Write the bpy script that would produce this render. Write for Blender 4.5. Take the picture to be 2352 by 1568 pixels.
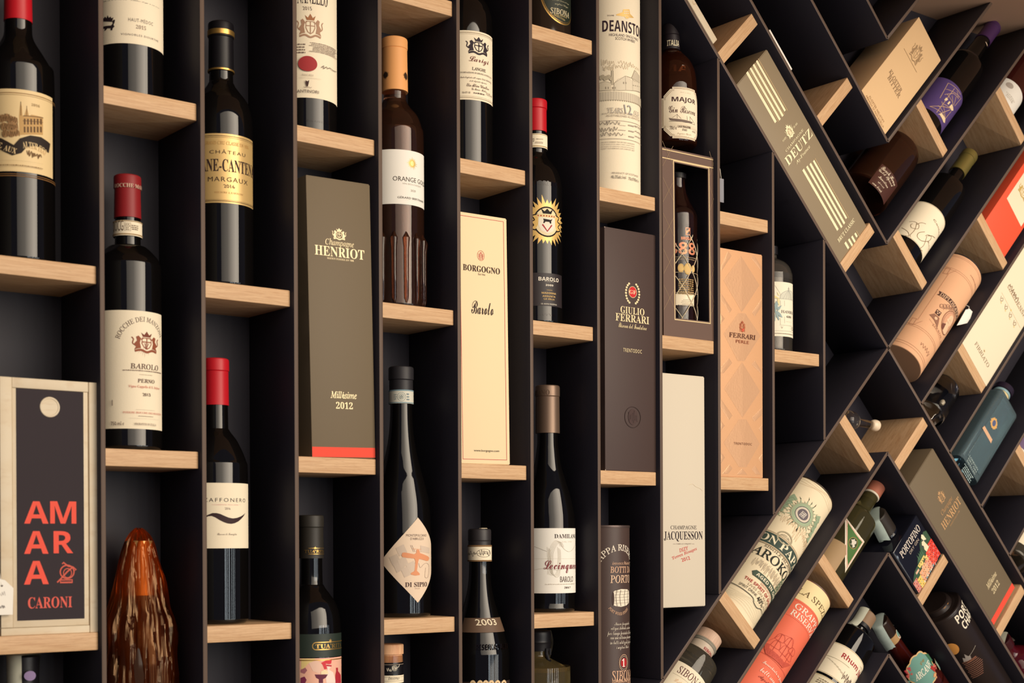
import bpy, bmesh, math, random
from math import sin, cos, pi, radians, sqrt, hypot, atan2
from mathutils import Vector, Matrix

for _o in list(bpy.data.objects):
    bpy.data.objects.remove(_o)
SC = bpy.context.scene
COL = SC.collection
MM = 0.001

# ------------------------------------------------------------------ camera
cam_d = bpy.data.cameras.new('camera')
cam = bpy.data.objects.new('camera', cam_d)
COL.objects.link(cam)
cam_d.sensor_width = 36.0
cam_d.lens = 51.37
cam_d.shift_y = 0.20528
_r = Vector((0.786193, -0.617969, -0.003893))
_f = Vector((0.617946, 0.786200, -0.005661))
_u = Vector((0.006560, 0.002045, 0.999976))
M4 = Matrix(((_r.x, _u.x, -_f.x, -0.633097), (_r.y, _u.y, -_f.y, -1.524350), (_r.z, _u.z, -_f.z, 0.258938), (0, 0, 0, 1)))
cam.matrix_world = M4
cam_d.clip_start = 0.05
cam_d.dof.use_dof = True
cam_d.dof.focus_distance = 2.08
cam_d.dof.aperture_fstop = 9.0
SC.camera = cam

# ------------------------------------------------------------------ world, light, exposure
SC.view_settings.view_transform = 'Standard'
SC.view_settings.look = 'None'
SC.view_settings.gamma = 1.0
SC.view_settings.use_curve_mapping = False
SC.view_settings.exposure = -0.17
W = bpy.data.worlds.new('room_air')
SC.world = W
W.use_nodes = True
_bg = W.node_tree.nodes['Background']
_bg.inputs[0].default_value = (0.40, 0.42, 0.62, 1)
_bg.inputs[1].default_value = 0.24


def area(name, loc, target, sx, sy, power, color):
    L = bpy.data.lights.new(name, 'AREA')
    L.shape = 'RECTANGLE'
    L.size = sx
    L.size_y = sy
    L.energy = power
    L.color = color
    o = bpy.data.objects.new(name, L)
    COL.objects.link(o)
    o.location = loc
    d = Vector(target) - Vector(loc)
    o.rotation_euler = d.to_track_quat('-Z', 'Y').to_euler()
    return o


# tall shop windows opposite the rack, with a low panel and strips added for bottle reflections
def width_ramp(o, stops):
    """window brightness varies across its width (ramp shaped so reflected highlights fade to one side)."""
    L = o.data
    L.use_nodes = True
    nt = L.node_tree
    em = [n for n in nt.nodes if n.type == 'EMISSION'][0]
    ge = nt.nodes.new('ShaderNodeNewGeometry')
    sx = nt.nodes.new('ShaderNodeSeparateXYZ')
    cr = nt.nodes.new('ShaderNodeValToRGB')
    while len(cr.color_ramp.elements) < len(stops):
        cr.color_ramp.elements.new(.5)
    for e, (p, v) in zip(cr.color_ramp.elements, stops):
        e.position = p
        e.color = (v, v, v, 1)
    nt.links.new(ge.outputs['Parametric'], sx.inputs[0])
    nt.links.new(sx.outputs[0], cr.inputs[0])
    nt.links.new(cr.outputs[0], em.inputs['Strength'])


width_ramp(area('window_and_fill_light', (0.45, -3.5, 1.42), (0.45, 0, 0.5), 4.6, 2.25, 330, (1.0, 0.855, 0.675)), ((0.0, .12), (.35, .28), (.62, .75), (.78, 1.0), (1.0, .85)))  # brightness ramp shaped to soften the highlights on the bottles
area('window_and_fill_light', (2.0, -3.45, -0.72), (2.0, 0, -0.3), 2.6, 1.05, 18, (1.0, 0.88, 0.72))  # added low panel, stands in for sunlit floor reflected in tilted bottles
for _i, (_x, _w, _e) in enumerate(((0.35, .06, 2.5), (0.62, .10, 3.5), (1.0, .05, 2.6), (1.45, .16, 4.5), (2.1, .06, 3), (2.7, .12, 4), (3.3, .07, 3))):
    area('streak_light', (_x, -3.5, -0.05), (_x, 0, -0.05), _w, 0.95, _e, (0.86, 0.96, 1.0))  # narrow strips added to give the low bottles their bluish streaks

# ------------------------------------------------------------------ colour and materials


def lin(h):
    h = h.lstrip('#')
    o = []
    for i in (0, 2, 4):
        c = int(h[i:i + 2], 16) / 255
        o.append(c / 12.92 if c <= 0.04045 else ((c + 0.055) / 1.055) ** 2.4)
    return (*o, 1.0)


_mats = {}


def _pb(m, name, v):
    n = m.node_tree.nodes['Principled BSDF']
    if name in n.inputs:
        n.inputs[name].default_value = v


def mat(hexc, rough=0.6, metal=0.0, spec=0.5, coat=0.0, trans=0.0, grain=0.0, ior=1.45, bump=0.0, bscale=400, thin=False):
    key = (hexc, rough, metal, spec, coat, trans, grain, ior, bump, bscale)
    if key in _mats:
        return _mats[key]
    m = bpy.data.materials.new('m_' + hexc.strip('#'))
    m.use_nodes = True
    _pb(m, 'Base Color', lin(hexc))
    _pb(m, 'Roughness', rough)
    _pb(m, 'Metallic', metal)
    _pb(m, 'Specular IOR Level', spec)
    _pb(m, 'Coat Weight', coat)
    _pb(m, 'Coat Roughness', 0.05)
    _pb(m, 'Transmission Weight', trans)
    _pb(m, 'IOR', ior)
    nt = m.node_tree
    bs = nt.nodes['Principled BSDF']
    if grain or bump:
        tc = nt.nodes.new('ShaderNodeTexCoord')
        nz = nt.nodes.new('ShaderNodeTexNoise')
        nz.inputs['Scale'].default_value = bscale
        nz.inputs['Detail'].default_value = 4
        nt.links.new(tc.outputs['Object'], nz.inputs['Vector'])
        if grain:
            mx = nt.nodes.new('ShaderNodeMix')
            mx.data_type = 'RGBA'
            c = lin(hexc)
            mx.inputs[6].default_value = tuple(x * (1 - grain) for x in c[:3]) + (1,)
            mx.inputs[7].default_value = tuple(min(1, x * (1 + grain)) for x in c[:3]) + (1,)
            nt.links.new(nz.outputs[0], mx.inputs[0])
            nt.links.new(mx.outputs[2], bs.inputs['Base Color'])
        if bump:
            bp = nt.nodes.new('ShaderNodeBump')
            bp.inputs['Strength'].default_value = bump
            bp.inputs['Distance'].default_value = 0.0006
            nt.links.new(nz.outputs[0], bp.inputs['Height'])
            nt.links.new(bp.outputs[0], bs.inputs['Normal'])
    _mats[key] = m
    return m


def wood(name, c0, c1, c2, stretch=(1, 8, 22), scale=26, rough=0.55, pores=0.35):
    m = bpy.data.materials.new(name)
    m.use_nodes = True
    nt = m.node_tree
    bs = nt.nodes['Principled BSDF']
    tc = nt.nodes.new('ShaderNodeTexCoord')
    oi = nt.nodes.new('ShaderNodeObjectInfo')
    ad = nt.nodes.new('ShaderNodeVectorMath')
    ad.operation = 'ADD'
    cm = nt.nodes.new('ShaderNodeCombineXYZ')
    mu = nt.nodes.new('ShaderNodeMath')
    mu.operation = 'MULTIPLY'
    mu.inputs[1].default_value = 7.3
    nt.links.new(oi.outputs['Random'], mu.inputs[0])
    for k in range(3):
        nt.links.new(mu.outputs[0], cm.inputs[k])
    mp = nt.nodes.new('ShaderNodeMapping')
    mp.inputs['Scale'].default_value = stretch
    nt.links.new(tc.outputs['Object'], mp.inputs['Vector'])
    nt.links.new(mp.outputs[0], ad.inputs[0])
    nt.links.new(cm.outputs[0], ad.inputs[1])
    n1 = nt.nodes.new('ShaderNodeTexNoise')
    n1.inputs['Scale'].default_value = scale
    n1.inputs['Detail'].default_value = 6
    n1.inputs['Distortion'].default_value = 0.6
    nt.links.new(ad.outputs[0], n1.inputs['Vector'])
    r1 = nt.nodes.new('ShaderNodeValToRGB')
    r1.color_ramp.elements[0].position = 0.3
    r1.color_ramp.elements[0].color = lin(c0)
    r1.color_ramp.elements[1].position = 0.62
    r1.color_ramp.elements[1].color = lin(c1)
    nt.links.new(n1.outputs[0], r1.inputs[0])
    n2 = nt.nodes.new('ShaderNodeTexNoise')
    n2.inputs['Scale'].default_value = scale * 5
    n2.inputs['Detail'].default_value = 3
    nt.links.new(ad.outputs[0], n2.inputs['Vector'])
    r2 = nt.nodes.new('ShaderNodeValToRGB')
    r2.color_ramp.elements[0].position = 0.56
    r2.color_ramp.elements[0].color = (0, 0, 0, 1)
    r2.color_ramp.elements[1].position = 0.72
    r2.color_ramp.elements[1].color = (pores, pores, pores, 1)
    nt.links.new(n2.outputs[0], r2.inputs[0])
    mx = nt.nodes.new('ShaderNodeMix')
    mx.data_type = 'RGBA'
    nt.links.new(r2.outputs[0], mx.inputs[0])
    nt.links.new(r1.outputs[0], mx.inputs[6])
    mx.inputs[7].default_value = lin(c2)
    nt.links.new(mx.outputs[2], bs.inputs['Base Color'])
    bs.inputs['Roughness'].default_value = rough
    return m


OAK = wood('oak', 'c3986d', 'd6b086', '87573a')
PINE = wood('pine', 'd6c2a2', 'dccdb2', 'c4a782', (1, 8, 2), 14, 0.6, 0.3)
BLACK = mat('28262f', 0.55, spec=0.35, bump=0.15, bscale=900)
METAL = mat('655449', 0.55, spec=0.3, bump=0.12, bscale=1200)
GLASS = mat('0b0908', 0.035, spec=0.62, coat=0.0)
GLASSB = mat('120a08', 0.04, spec=0.62)
PAPER = mat('f6e8cc', 0.75, spec=0.2, bump=0.2, bscale=900)
CREAM = mat('f3dcb2', 0.7, spec=0.25)
WHITE = mat('f4efe4', 0.7, spec=0.25)
INK = '2a2026'


def ink(c):
    return mat(c, 0.6, spec=0.2)


def foil(c):
    return mat(c, 0.32, metal=0.85)


def glass(c, rough=0.02):
    return mat(c, rough, spec=0.5, trans=1.0, ior=1.45)

# ------------------------------------------------------------------ objects


def link_mesh(name, bm, mats, parent=None, smooth=False, sharp=0.6):
    me = bpy.data.meshes.new(name)
    bm.to_mesh(me)
    bm.free()
    for m in (mats if isinstance(mats, (list, tuple)) else [mats]):
        me.materials.append(m)
    if smooth:
        for p in me.polygons:
            p.use_smooth = True
        me.set_sharp_from_angle(angle=sharp)
    o = bpy.data.objects.new(name, me)
    COL.objects.link(o)
    if parent is not None:
        o.parent = parent
    return o


def thing(name, label, cat, x, y, z, rot=0.0, lean=0.0, group=None):
    o = bpy.data.objects.new(name, None)
    COL.objects.link(o)
    o.empty_display_size = 0.02
    o.location = (x * MM, y * MM, z * MM)
    o.rotation_euler = (0, radians(rot + lean), 0)
    o['label'] = label
    o['category'] = cat
    if group:
        o['group'] = group
    return o


def catmull(pts, n=6):
    if len(pts) < 3:
        return list(pts)
    out = []
    P = [pts[0]] + list(pts) + [pts[-1]]
    for i in range(1, len(P) - 2):
        p0, p1, p2, p3 = P[i - 1], P[i], P[i + 1], P[i + 2]
        for k in range(n):
            t = k / n
            out.append(tuple(0.5 * (2 * b + (c - a) * t + (2 * a - 5 * b + 4 * c - d) * t * t + (3 * b - a - 3 * c + d) * t ** 3)
                             for a, b, c, d in zip(p0, p1, p2, p3)))
    out.append(tuple(pts[-1]))
    return out


def smooth_prof(pts, n=6):
    """Catmull-Rom on (h, r) that never overshoots the radii of its two neighbours."""
    q = catmull(pts, n)
    out = []
    for i, (h, r) in enumerate(q):
        k = min(i // n, len(pts) - 2)
        lo, hi = sorted((pts[k][1], pts[k + 1][1]))
        out.append((h, min(max(r, lo), hi)))
    return out


def lathe(parent, name, prof, m, seg=48, cx=0, cy=0, smooth=True, sharp=0.5, cap=True, sq=None):
    """prof: [(h, r)] in mm from bottom to top."""
    bm = bmesh.new()
    rings = []
    for h, r in prof:
        ring = []
        for k in range(seg):
            a = 2 * pi * k / seg
            if sq:
                e = sq
                c, s = cos(a), sin(a)
                q = (abs(c) ** e + abs(s) ** e) ** (-1 / e)
                ring.append(bm.verts.new(((cx + r * q * c) * MM, (cy + r * q * s) * MM, h * MM)))
            else:
                ring.append(bm.verts.new(((cx + r * cos(a)) * MM, (cy + r * sin(a)) * MM, h * MM)))
        rings.append(ring)
    for a, b in zip(rings, rings[1:]):
        for k in range(seg):
            bm.faces.new((a[k], a[(k + 1) % seg], b[(k + 1) % seg], b[k]))
    if cap:
        bm.faces.new(rings[0][::-1])
        bm.faces.new(rings[-1])
    return link_mesh(name, bm, m, parent, smooth, sharp)


def bm_box(bm, x0, x1, y0, y1, z0, z1, bev=0.0, seg=2):
    g = bmesh.ops.create_cube(bm, size=1)
    vs = g['verts']
    for v in vs:
        v.co = ((x0 + (v.co.x + .5) * (x1 - x0)) * MM, (y0 + (v.co.y + .5) * (y1 - y0)) * MM, (z0 + (v.co.z + .5) * (z1 - z0)) * MM)
    if bev:
        es = {e for v in vs for e in v.link_edges}
        bmesh.ops.bevel(bm, geom=list(es), offset=bev * MM, segments=seg, affect='EDGES', profile=0.5)
    return bm


def box(parent, name, x0, x1, y0, y1, z0, z1, m, bev=0.0, seg=2):
    bm = bmesh.new()
    bm_box(bm, x0, x1, y0, y1, z0, z1, bev, seg)
    return link_mesh(name, bm, m, parent, smooth=bool(bev), sharp=0.9)


def prism(parent, name, pts, y0, y1, m):
    """polygon in (x, z) mm extruded from y0 to y1."""
    bm = bmesh.new()
    a = [bm.verts.new((x * MM, y0 * MM, z * MM)) for x, z in pts]
    b = [bm.verts.new((x * MM, y1 * MM, z * MM)) for x, z in pts]
    bm.faces.new(a)
    bm.faces.new(b[::-1])
    n = len(pts)
    for i in range(n):
        bm.faces.new((a[i], b[i], b[(i + 1) % n], a[(i + 1) % n]))
    bmesh.ops.recalc_face_normals(bm, faces=bm.faces)
    return link_mesh(name, bm, m, parent)


def tube(parent, name, pts, r, m, seg=8):
    """round string through 3D mm points."""
    bm = bmesh.new()
    P = [Vector(p) for p in pts]
    rings = []
    for i, p in enumerate(P):
        d = (P[min(i + 1, len(P) - 1)] - P[max(i - 1, 0)]).normalized()
        u = d.cross(Vector((0.3, 1, 0.2))).normalized()
        v = d.cross(u)
        rings.append([bm.verts.new((p + u * r * cos(2 * pi * k / seg) + v * r * sin(2 * pi * k / seg)) * MM) for k in range(seg)])
    for a, b in zip(rings, rings[1:]):
        for k in range(seg):
            bm.faces.new((a[k], a[(k + 1) % seg], b[(k + 1) % seg], b[k]))
    bm.faces.new(rings[0][::-1])
    bm.faces.new(rings[-1])
    bmesh.ops.recalc_face_normals(bm, faces=bm.faces)
    return link_mesh(name, bm, m, parent, True)

# ------------------------------------------------------------------ printing on labels
_FONT = {'S': None, 'SB': (0x1D5D4, 0x1D5EE, 0x1D7EC), 'SBB': (0x1D5D4, 0x1D5EE, 0x1D7EC), 'SL': None, 'R': (0x1D434, 0x1D44E, None), 'B': (0x1D400, 0x1D41A, 0x1D7CE), 'I': (0x1D434, 0x1D44E, None),
         'W': (0x1D4D0, 0x1D4EA, None), 'BI': (0x1D434, 0x1D44E, None)}
_OFF = { 'BI': 0.014, 'R': 0.008}
_tc = {}


def _map(s, f):
    t = _FONT[f]
    if not t:
        return s
    o = ''
    for ch in s:
        if 'A' <= ch <= 'Z':
            o += chr(t[0] + ord(ch) - 65)
        elif 'a' <= ch <= 'z':
            c = t[1] + ord(ch) - 97
            o += chr(0x210E if c == 0x1D455 else c)
        elif ch.isdigit() and t[2]:
            o += chr(t[2] + ord(ch) - 48)
        else:
            o += ch
    return o


def text_mesh(s, f):
    """2D letters: (verts [(x, y)], faces)."""
    k = (s, f)
    f, _, sp = f.partition('~')
    if k in _tc:
        return _tc[k]
    c = bpy.data.curves.new('letters', 'FONT')
    c.body = _map(s, f)
    c.size = 1.0
    c.resolution_u = 2
    c.offset = _OFF.get(f, 0.0)
    c.space_character = float(sp or 1)
    o = bpy.data.objects.new('letters', c)
    COL.objects.link(o)
    me = o.to_mesh()
    sh = -0.2 if f == 'R' else 0.0
    V = [(v.co.x + sh * v.co.y, v.co.y) for v in me.vertices]
    Fc = [tuple(p.vertices) for p in me.polygons]
    o.to_mesh_clear()
    bpy.data.objects.remove(o)
    bpy.data.curves.remove(c)
    _tc[k] = (V, Fc)
    return V, Fc


class Ink:
    """2D print (mm) laid on a flat front (R None) or round a cylinder of radius R (number or function of height)."""

    def __init__(self, parent, R=None, lift=0.25, name='lettering', y0=0.0, cx=0.0, R0=None):
        self.R0 = R0 or R
        self.p, self.R, self.lift, self.name, self.y0, self.cx = parent, R, lift, name, y0, cx
        self.bm = bmesh.new()
        self.ms = []
        self.n = 0
        self.lay = self.bm.faces.layers.int.new('lay')

    def _m(self, c):
        m = ink(c) if isinstance(c, str) else c
        if m not in self.ms:
            self.ms.append(m)
        return self.ms.index(m)

    def faces(self, V, Fc, c):
        self.n += 1
        mi = self._m(c)
        vs = [self.bm.verts.new((x, y, 0)) for x, y in V]
        for f in Fc:
            try:
                fc = self.bm.faces.new([vs[i] for i in f])
                fc.material_index = mi
                fc[self.lay] = self.n
                fc.normal_update()
                if fc.normal.z < 0:
                    fc.normal_flip()
            except ValueError:
                pass
        return self

    def poly(self, pts, c):
        if len(pts) > 4:
            from mathutils.geometry import tessellate_polygon
            tri = tessellate_polygon([[Vector((x, y, 0)) for x, y in pts]])
            return self.faces(pts, [tuple(t) for t in tri], c)
        return self.faces(pts, [tuple(range(len(pts)))], c)

    def rect(self, b, c):
        x0, y0, x1, y1 = b
        return self.poly([(x0, y0), (x1, y0), (x1, y1), (x0, y1)], c)

    def line(self, pts, w, c, closed=False):
        P = list(pts)
        n = len(P)
        V, Fc = [], []
        for i in range(n):
            a = P[(i - 1) % n] if (closed or i) else P[i]
            b = P[(i + 1) % n] if (closed or i < n - 1) else P[i]
            dx, dy = b[0] - a[0], b[1] - a[1]
            L = hypot(dx, dy) or 1
            V += [(P[i][0] - dy / L * w / 2, P[i][1] + dx / L * w / 2), (P[i][0] + dy / L * w / 2, P[i][1] - dx / L * w / 2)]
        for i in range(n if closed else n - 1):
            j = (i + 1) % n
            Fc.append((2 * i, 2 * i + 1, 2 * j + 1, 2 * j))
        return self.faces(V, Fc, c)

    def frame(self, b, w, c, cut=0):
        x0, y0, x1, y1 = b
        if cut:
            q = [(x0 + cut, y0), (x1 - cut, y0), (x1 - cut, y0 + cut), (x1, y0 + cut), (x1, y1 - cut), (x1 - cut, y1 - cut), (x1 - cut, y1),
                 (x0 + cut, y1), (x0 + cut, y1 - cut), (x0, y1 - cut), (x0, y0 + cut), (x0 + cut, y0 + cut)]
            return self.line(q, w, c, True)
        for r in ((x0, y0, x1, y0 + w), (x0, y1 - w, x1, y1), (x0, y0, x0 + w, y1), (x1 - w, y0, x1, y1)):
            self.rect(r, c)
        return self

    def ell(self, b, c, ring=0, n=28):
        x0, y0, x1, y1 = b
        q = [((x0 + x1) / 2 + (x1 - x0) / 2 * cos(2 * pi * k / n), (y0 + y1) / 2 + (y1 - y0) / 2 * sin(2 * pi * k / n)) for k in range(n)]
        return self.line(q, ring, c, True) if ring else self.poly(q, c)

    def sun(self, cx, cy, r0, r1, n, c, wob=0.25, seed=1):
        rd = random.Random(seed)
        q = []
        for k in range(2 * n):
            r = r0 if k % 2 else r1 * (1 - wob * rd.random())
            q.append((cx + r * sin(pi * k / n), cy + r * cos(pi * k / n)))
        return self.poly(q, c)

    def scrib(self, b, seed, w, c, n=9, loops=0.5):
        """a hand written flourish across the box."""
        rd = random.Random(seed)
        x0, y0, x1, y1 = b
        q = []
        for k in range(n):
            q.append((x0 + (x1 - x0) * min(1, max(0, (k + loops * rd.uniform(-1, 1)) / (n - 1))), y0 + (y1 - y0) * (rd.uniform(0, .35) if k % 2 else rd.uniform(.6, 1))))
        return self.line(catmull(q, 5), w, c)

    def micro(self, b, rows, c, seed=3, h=0.55, ragged=0.15, center=True):
        """rows of type far too small to read: broken dashes."""
        rd = random.Random(seed)
        x0, y0, x1, y1 = b
        rh = (y1 - y0) / rows
        for i in range(rows):
            a = rd.random() * ragged * (x1 - x0)
            xs, xe = (x0 + a, x1 - a) if center else (x0, x1 - 2 * a)
            yb = y1 - (i + 1) * rh + rh * (1 - h) / 2
            x = xs
            while x < xe:
                w = rd.uniform(.8, 2.6) * rh * h * .9
                V = []
                self.rect((x, yb, min(x + w, xe), yb + rh * h * rd.uniform(.75, 1)), c)
                x += w + rh * h * .55
        return self

    def text(self, b, s, f='S', c=INK, pre='', post=''):
        V, Fc = text_mesh(pre + s + post, f)
        Vs, _ = text_mesh(s, f)
        if not Vs:
            return self
        xa = 0.0
        if pre:
            Vp, _ = text_mesh(pre + s[0], f)
            V0, _ = text_mesh(s[0], f)
            xa = max(v[0] for v in Vp) - max(v[0] for v in V0)
        X0, X1 = xa + min(v[0] for v in Vs), xa + max(v[0] for v in Vs)
        Y0, Y1 = min(v[1] for v in Vs), max(v[1] for v in Vs)
        x0, y0, x1, y1 = b
        kx, ky = (x1 - x0) / (X1 - X0), (y1 - y0) / max(Y1 - Y0, .01)
        return self.faces([(x0 + (x - X0) * kx, y0 + (y - Y0) * ky) for x, y in V], Fc, c)

    def slant(self, a, bq, h, s, f='S', c=INK):
        """text along a straight baseline from a to bq with letter height h."""
        V, Fc = text_mesh(s, f)
        X0, X1 = min(v[0] for v in V), max(v[0] for v in V)
        Y0, Y1 = min(v[1] for v in V), max(v[1] for v in V)
        dx, dy = bq[0] - a[0], bq[1] - a[1]
        L = hypot(dx, dy)
        ux, uy = dx / L, dy / L
        out = []
        for x, y in V:
            p, q = (x - X0) / (X1 - X0) * L, (y - Y0) / (Y1 - Y0) * h
            out.append((a[0] + ux * p - uy * q, a[1] + uy * p + ux * q))
        return self.faces(out, Fc, c)

    def arc(self, cx, cy, r, a0, a1, h, s, f='S', c=INK, inner=False):
        """text bent round (cx, cy): angles from straight up, clockwise, degrees; inner = letters read along a valley."""
        V, Fc = text_mesh(s, f)
        X0, X1 = min(v[0] for v in V), max(v[0] for v in V)
        Y0, Y1 = min(v[1] for v in V), max(v[1] for v in V)
        out = []
        for x, y in V:
            a = radians(a0 + (a1 - a0) * (x - X0) / (X1 - X0))
            rr = r + (h * (y - Y0) / (Y1 - Y0)) * (-1 if inner else 1)
            if inner:
                out.append((cx + rr * sin(a), cy - rr * cos(a)))
            else:
                out.append((cx + rr * sin(a), cy + rr * cos(a)))
        return self.faces(out, Fc, c)

    def crest(self, b, c, seed=1, c2=None):
        """small heraldic device: shield, crown, supporters, scroll."""
        x0, y0, x1, y1 = b
        w, h = x1 - x0, y1 - y0
        P = lambda u, v: (x0 + u * w, y0 + v * h)
        rd = random.Random(seed)
        lw = w * .035
        sh = [P(.34, .68), P(.66, .68), P(.67, .42), P(.6, .25), P(.5, .17), P(.4, .25), P(.33, .42)]
        self.line(sh, lw, c, True)
        self.line([P(.34, .5), P(.66, .5)], lw, c)
        self.line([P(.5, .68), P(.5, .2)], lw, c)
        self.poly([P(.36, .73), P(.64, .73), P(.7, .93), P(.59, .83), P(.5, 1), P(.41, .83), P(.3, .93)], c2 or c)
        for sg in (-1, 1):
            X = lambda u: .5 + sg * u
            self.poly([P(X(.2), .2), P(X(.24), .45), P(X(.2), .66), P(X(.28), .78), P(X(.36), .72), P(X(.33), .55), P(X(.42), .4), P(X(.36), .28), P(X(.42), .12), P(X(.3), .18)], c)
            self.line(catmull([P(X(.36), .3), P(X(.47), .42), P(X(.44), .6), P(X(.5), .7)], 3), lw, c)
            self.line([P(X(.2), .6), P(X(.13), .66)], lw, c)
        self.line(catmull([P(.1, .06), P(.3, .12), P(.5, .03), P(.7, .12), P(.9, .06)], 4), lw * 2, c)
        return self

    def done(self, layer=0.025):
        bm = self.bm
        if self.R:
            xs = [v.co.x for v in bm.verts]
            if xs:
                x = math.floor(min(xs) / 3) * 3 + 3
                while x < max(xs):
                    bmesh.ops.bisect_plane(bm, geom=bm.verts[:] + bm.edges[:] + bm.faces[:], plane_co=(x, 0, 0), plane_no=(1, 0, 0))
                    x += 3
        lay = bm.faces.layers.int['lay']
        zl = {}
        for f in bm.faces:
            for v in f.verts:
                zl[v] = max(zl.get(v, 0), f[lay])
        for v, k in zl.items():
            d = self.lift + layer * min(k, 20) + layer * .2 * max(0, min(k, 300) - 20)
            x, y = v.co.x, v.co.y
            if self.R:
                R = self.R(y) if callable(self.R) else self.R
                a = x / self.R0
                v.co = Vector((self.cx + (R + d) * sin(a), self.y0 - (R + d) * cos(a), y)) * MM
            else:
                v.co = Vector((self.cx + x, self.y0 - d, y)) * MM
        o = link_mesh(self.name, bm, self.ms or [PAPER], self.p)
        if self.R:
            for p in o.data.polygons:
                p.use_smooth = True
        if self.name not in ('label', 'neck_seal', 'neck_band', 'year_band', 'cream_band', 'neck_label'):
            o['kind'] = 'stuff'
        return o


def paper(T, R, b, m, name='label', lift=0.15, cy=0.0, shape=None, cx=0.0, R0=None):
    """label patch round a cylinder; b = (s0, h0, s1, h1) mm; shape = polygon instead of the rectangle."""
    k = Ink(T, R, lift, name, cy, cx, R0)
    if shape:
        k.poly(shape, m)
    else:
        k.rect(b, m)
    return k.done(0.0)


def bottle(T, R, prof, glass_m, caps=(), seg=56, sq=None):
    """glass body from [(h, r)] control points bottom to top; caps = [(name, h0, h1, extra_r, mat)] sleeves that follow the neck."""
    foot = [(0, R - 5), (0.6, R - 3), (2.2, R - 1), (5, R), (6, R)]
    pts = foot + smooth_prof([p for p in prof], 6)
    lathe(T, 'glass_body', pts, glass_m, seg, sq=sq)
    full = pts

    def rad(h):
        for (a, ra), (b, rb) in zip(full, full[1:]):
            if a <= h <= b and b > a:
                return ra + (rb - ra) * (h - a) / (b - a)
        return full[-1][1]
    for name, h0, h1, ex, m in caps:
        hs = [h0 + (h1 - h0) * i / 14 for i in range(15)]
        q = [(h, rad(min(h, full[-1][0])) + ex) for h in hs]
        q += [(h1 + .6, q[-1][1] - .8)]
        lathe(T, name, q, m, 40)
    return rad


def capsule(T, h0, h1, r0, r1, m, lip=9, name='capsule', bulge=0.8):
    """foil capsule: sleeve with a slightly wider head."""
    q = [(h0, r0), (h1 - lip - 1, r1), (h1 - lip, r1 + .1), (h1 - lip + .6, r1 - .3), (h1 - lip + 1.4, r1 + bulge), (h1 - 3, r1 + bulge), (h1 - 1, r1 + bulge - .5), (h1, r1 - 1.2)]
    return lathe(T, name, q, m, 40)


def stamp(T, name, hb, ht, r0, r1, seed, w=16, ang=0.0, mats=None):
    """paper tax strip folded over a closure and running down both sides of the neck; loose edges."""
    rd = random.Random(seed)
    bm = bmesh.new()
    path = []
    n = 26
    for i in range(n + 1):
        t = i / n * 2 - 1
        sg = -1 if t < 0 else 1
        u = abs(t)
        if u < .3:
            x, z = sg * u / .3 * (r1 + .5), ht + 1.2 - 1.0 * (u / .3) ** 2
        else:
            k = (u - .3) / .7
            x, z = sg * (r1 + .6 + (r0 - r1 - 2) * sin(k * pi) * .6 + 5 * k * k + 2.2 * sin(k * 5 + seed + sg) * k), ht - (ht - hb) * k * (1 if sg < 0 else .8)
        path.append((x, z))
    rows = []
    for i, (x, z) in enumerate(path):
        wob = rd.uniform(-.6, .6)
        row = []
        for j in range(7):
            v = (j / 6 - .5) * w
            curl = (abs(v) / w * 2) ** 2 * (2.5 + wob)
            rr = max(abs(x), 3)
            if abs(i / n * 2 - 1) < .3:
                qx, qy = x, v * .9
            else:
                qx, qy = (1 if x > 0 else -1) * rr * cos(v / rr * .9), rr * sin(v / rr * .9)
            if i in (0, 1, n - 1, n):
                z += rd.uniform(-2.5, 2.5)
            X, Y = qx * cos(ang) - qy * sin(ang), qx * sin(ang) + qy * cos(ang)
            row.append(bm.verts.new((X * MM, Y * MM, (z - curl * .25) * MM)))
        rows.append(row)
    for a, b in zip(rows, rows[1:]):
        for j in range(6):
            bm.faces.new((a[j], a[j + 1], b[j + 1], b[j]))
    o = link_mesh(name, bm, mats or mat('cfcfbc', 0.8, spec=0.2, grain=0.12, bscale=120), T, True, 2.0)
    return o


def tag(name, label, x, y, z, rot, pts, m=None, hole=None, group=None, thick=0.5):
    T = thing(name, label, 'tag', x, y, z, rot, group=group)
    prism(T, 'card', pts, -thick, 0, m or WHITE)
    return T

# ------------------------------------------------------------------ the room
def struct(o):
    o['kind'] = 'structure'
    return o


CEIL = mat('dcb294', 0.8, spec=0.2, bump=0.1, bscale=300)
WALLM = mat('8d7a68', 0.8, spec=0.2)
struct(box(None, 'ceiling', -1500, 4200, -700, 118, 1221.5, 1260, CEIL))
struct(box(None, 'wall_back', -1500, 4200, 119, 160, -1340, 1260, WALLM))
struct(box(None, 'floor', -3500, 5200, -5200, 160, -1390, -1340, wood('floor_wood', '5a4636', '6b5440', '3d2e24', (1, 8, 8), 4, 0.5)))

# ------------------------------------------------------------------ the rack
RACK = thing('wine_rack', 'tall black wall rack of upright and slanted cells with pale oak shelf boards', 'rack', 0, 0, 0)
box(RACK, 'back_panel', -700, 2200, 111.5, 117.5, -400, 1221, BLACK)
T_ = 5.7


def panel(name, x0, z0, x1, z1):
    L = hypot(x1 - x0, z1 - z0)
    o = box(RACK, name, -T_ / 2, T_ / 2, 0, 111.4, -L / 2, L / 2, [BLACK, METAL], 0.25, 1)
    for p in o.data.polygons:
        if p.normal.y < -0.9:
            p.material_index = 1
    o.location = ((x0 + x1) / 2 * MM, 0, (z0 + z1) / 2 * MM)
    o.rotation_euler = (0, atan2(x1 - x0, z1 - z0), 0)
    return o


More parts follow.
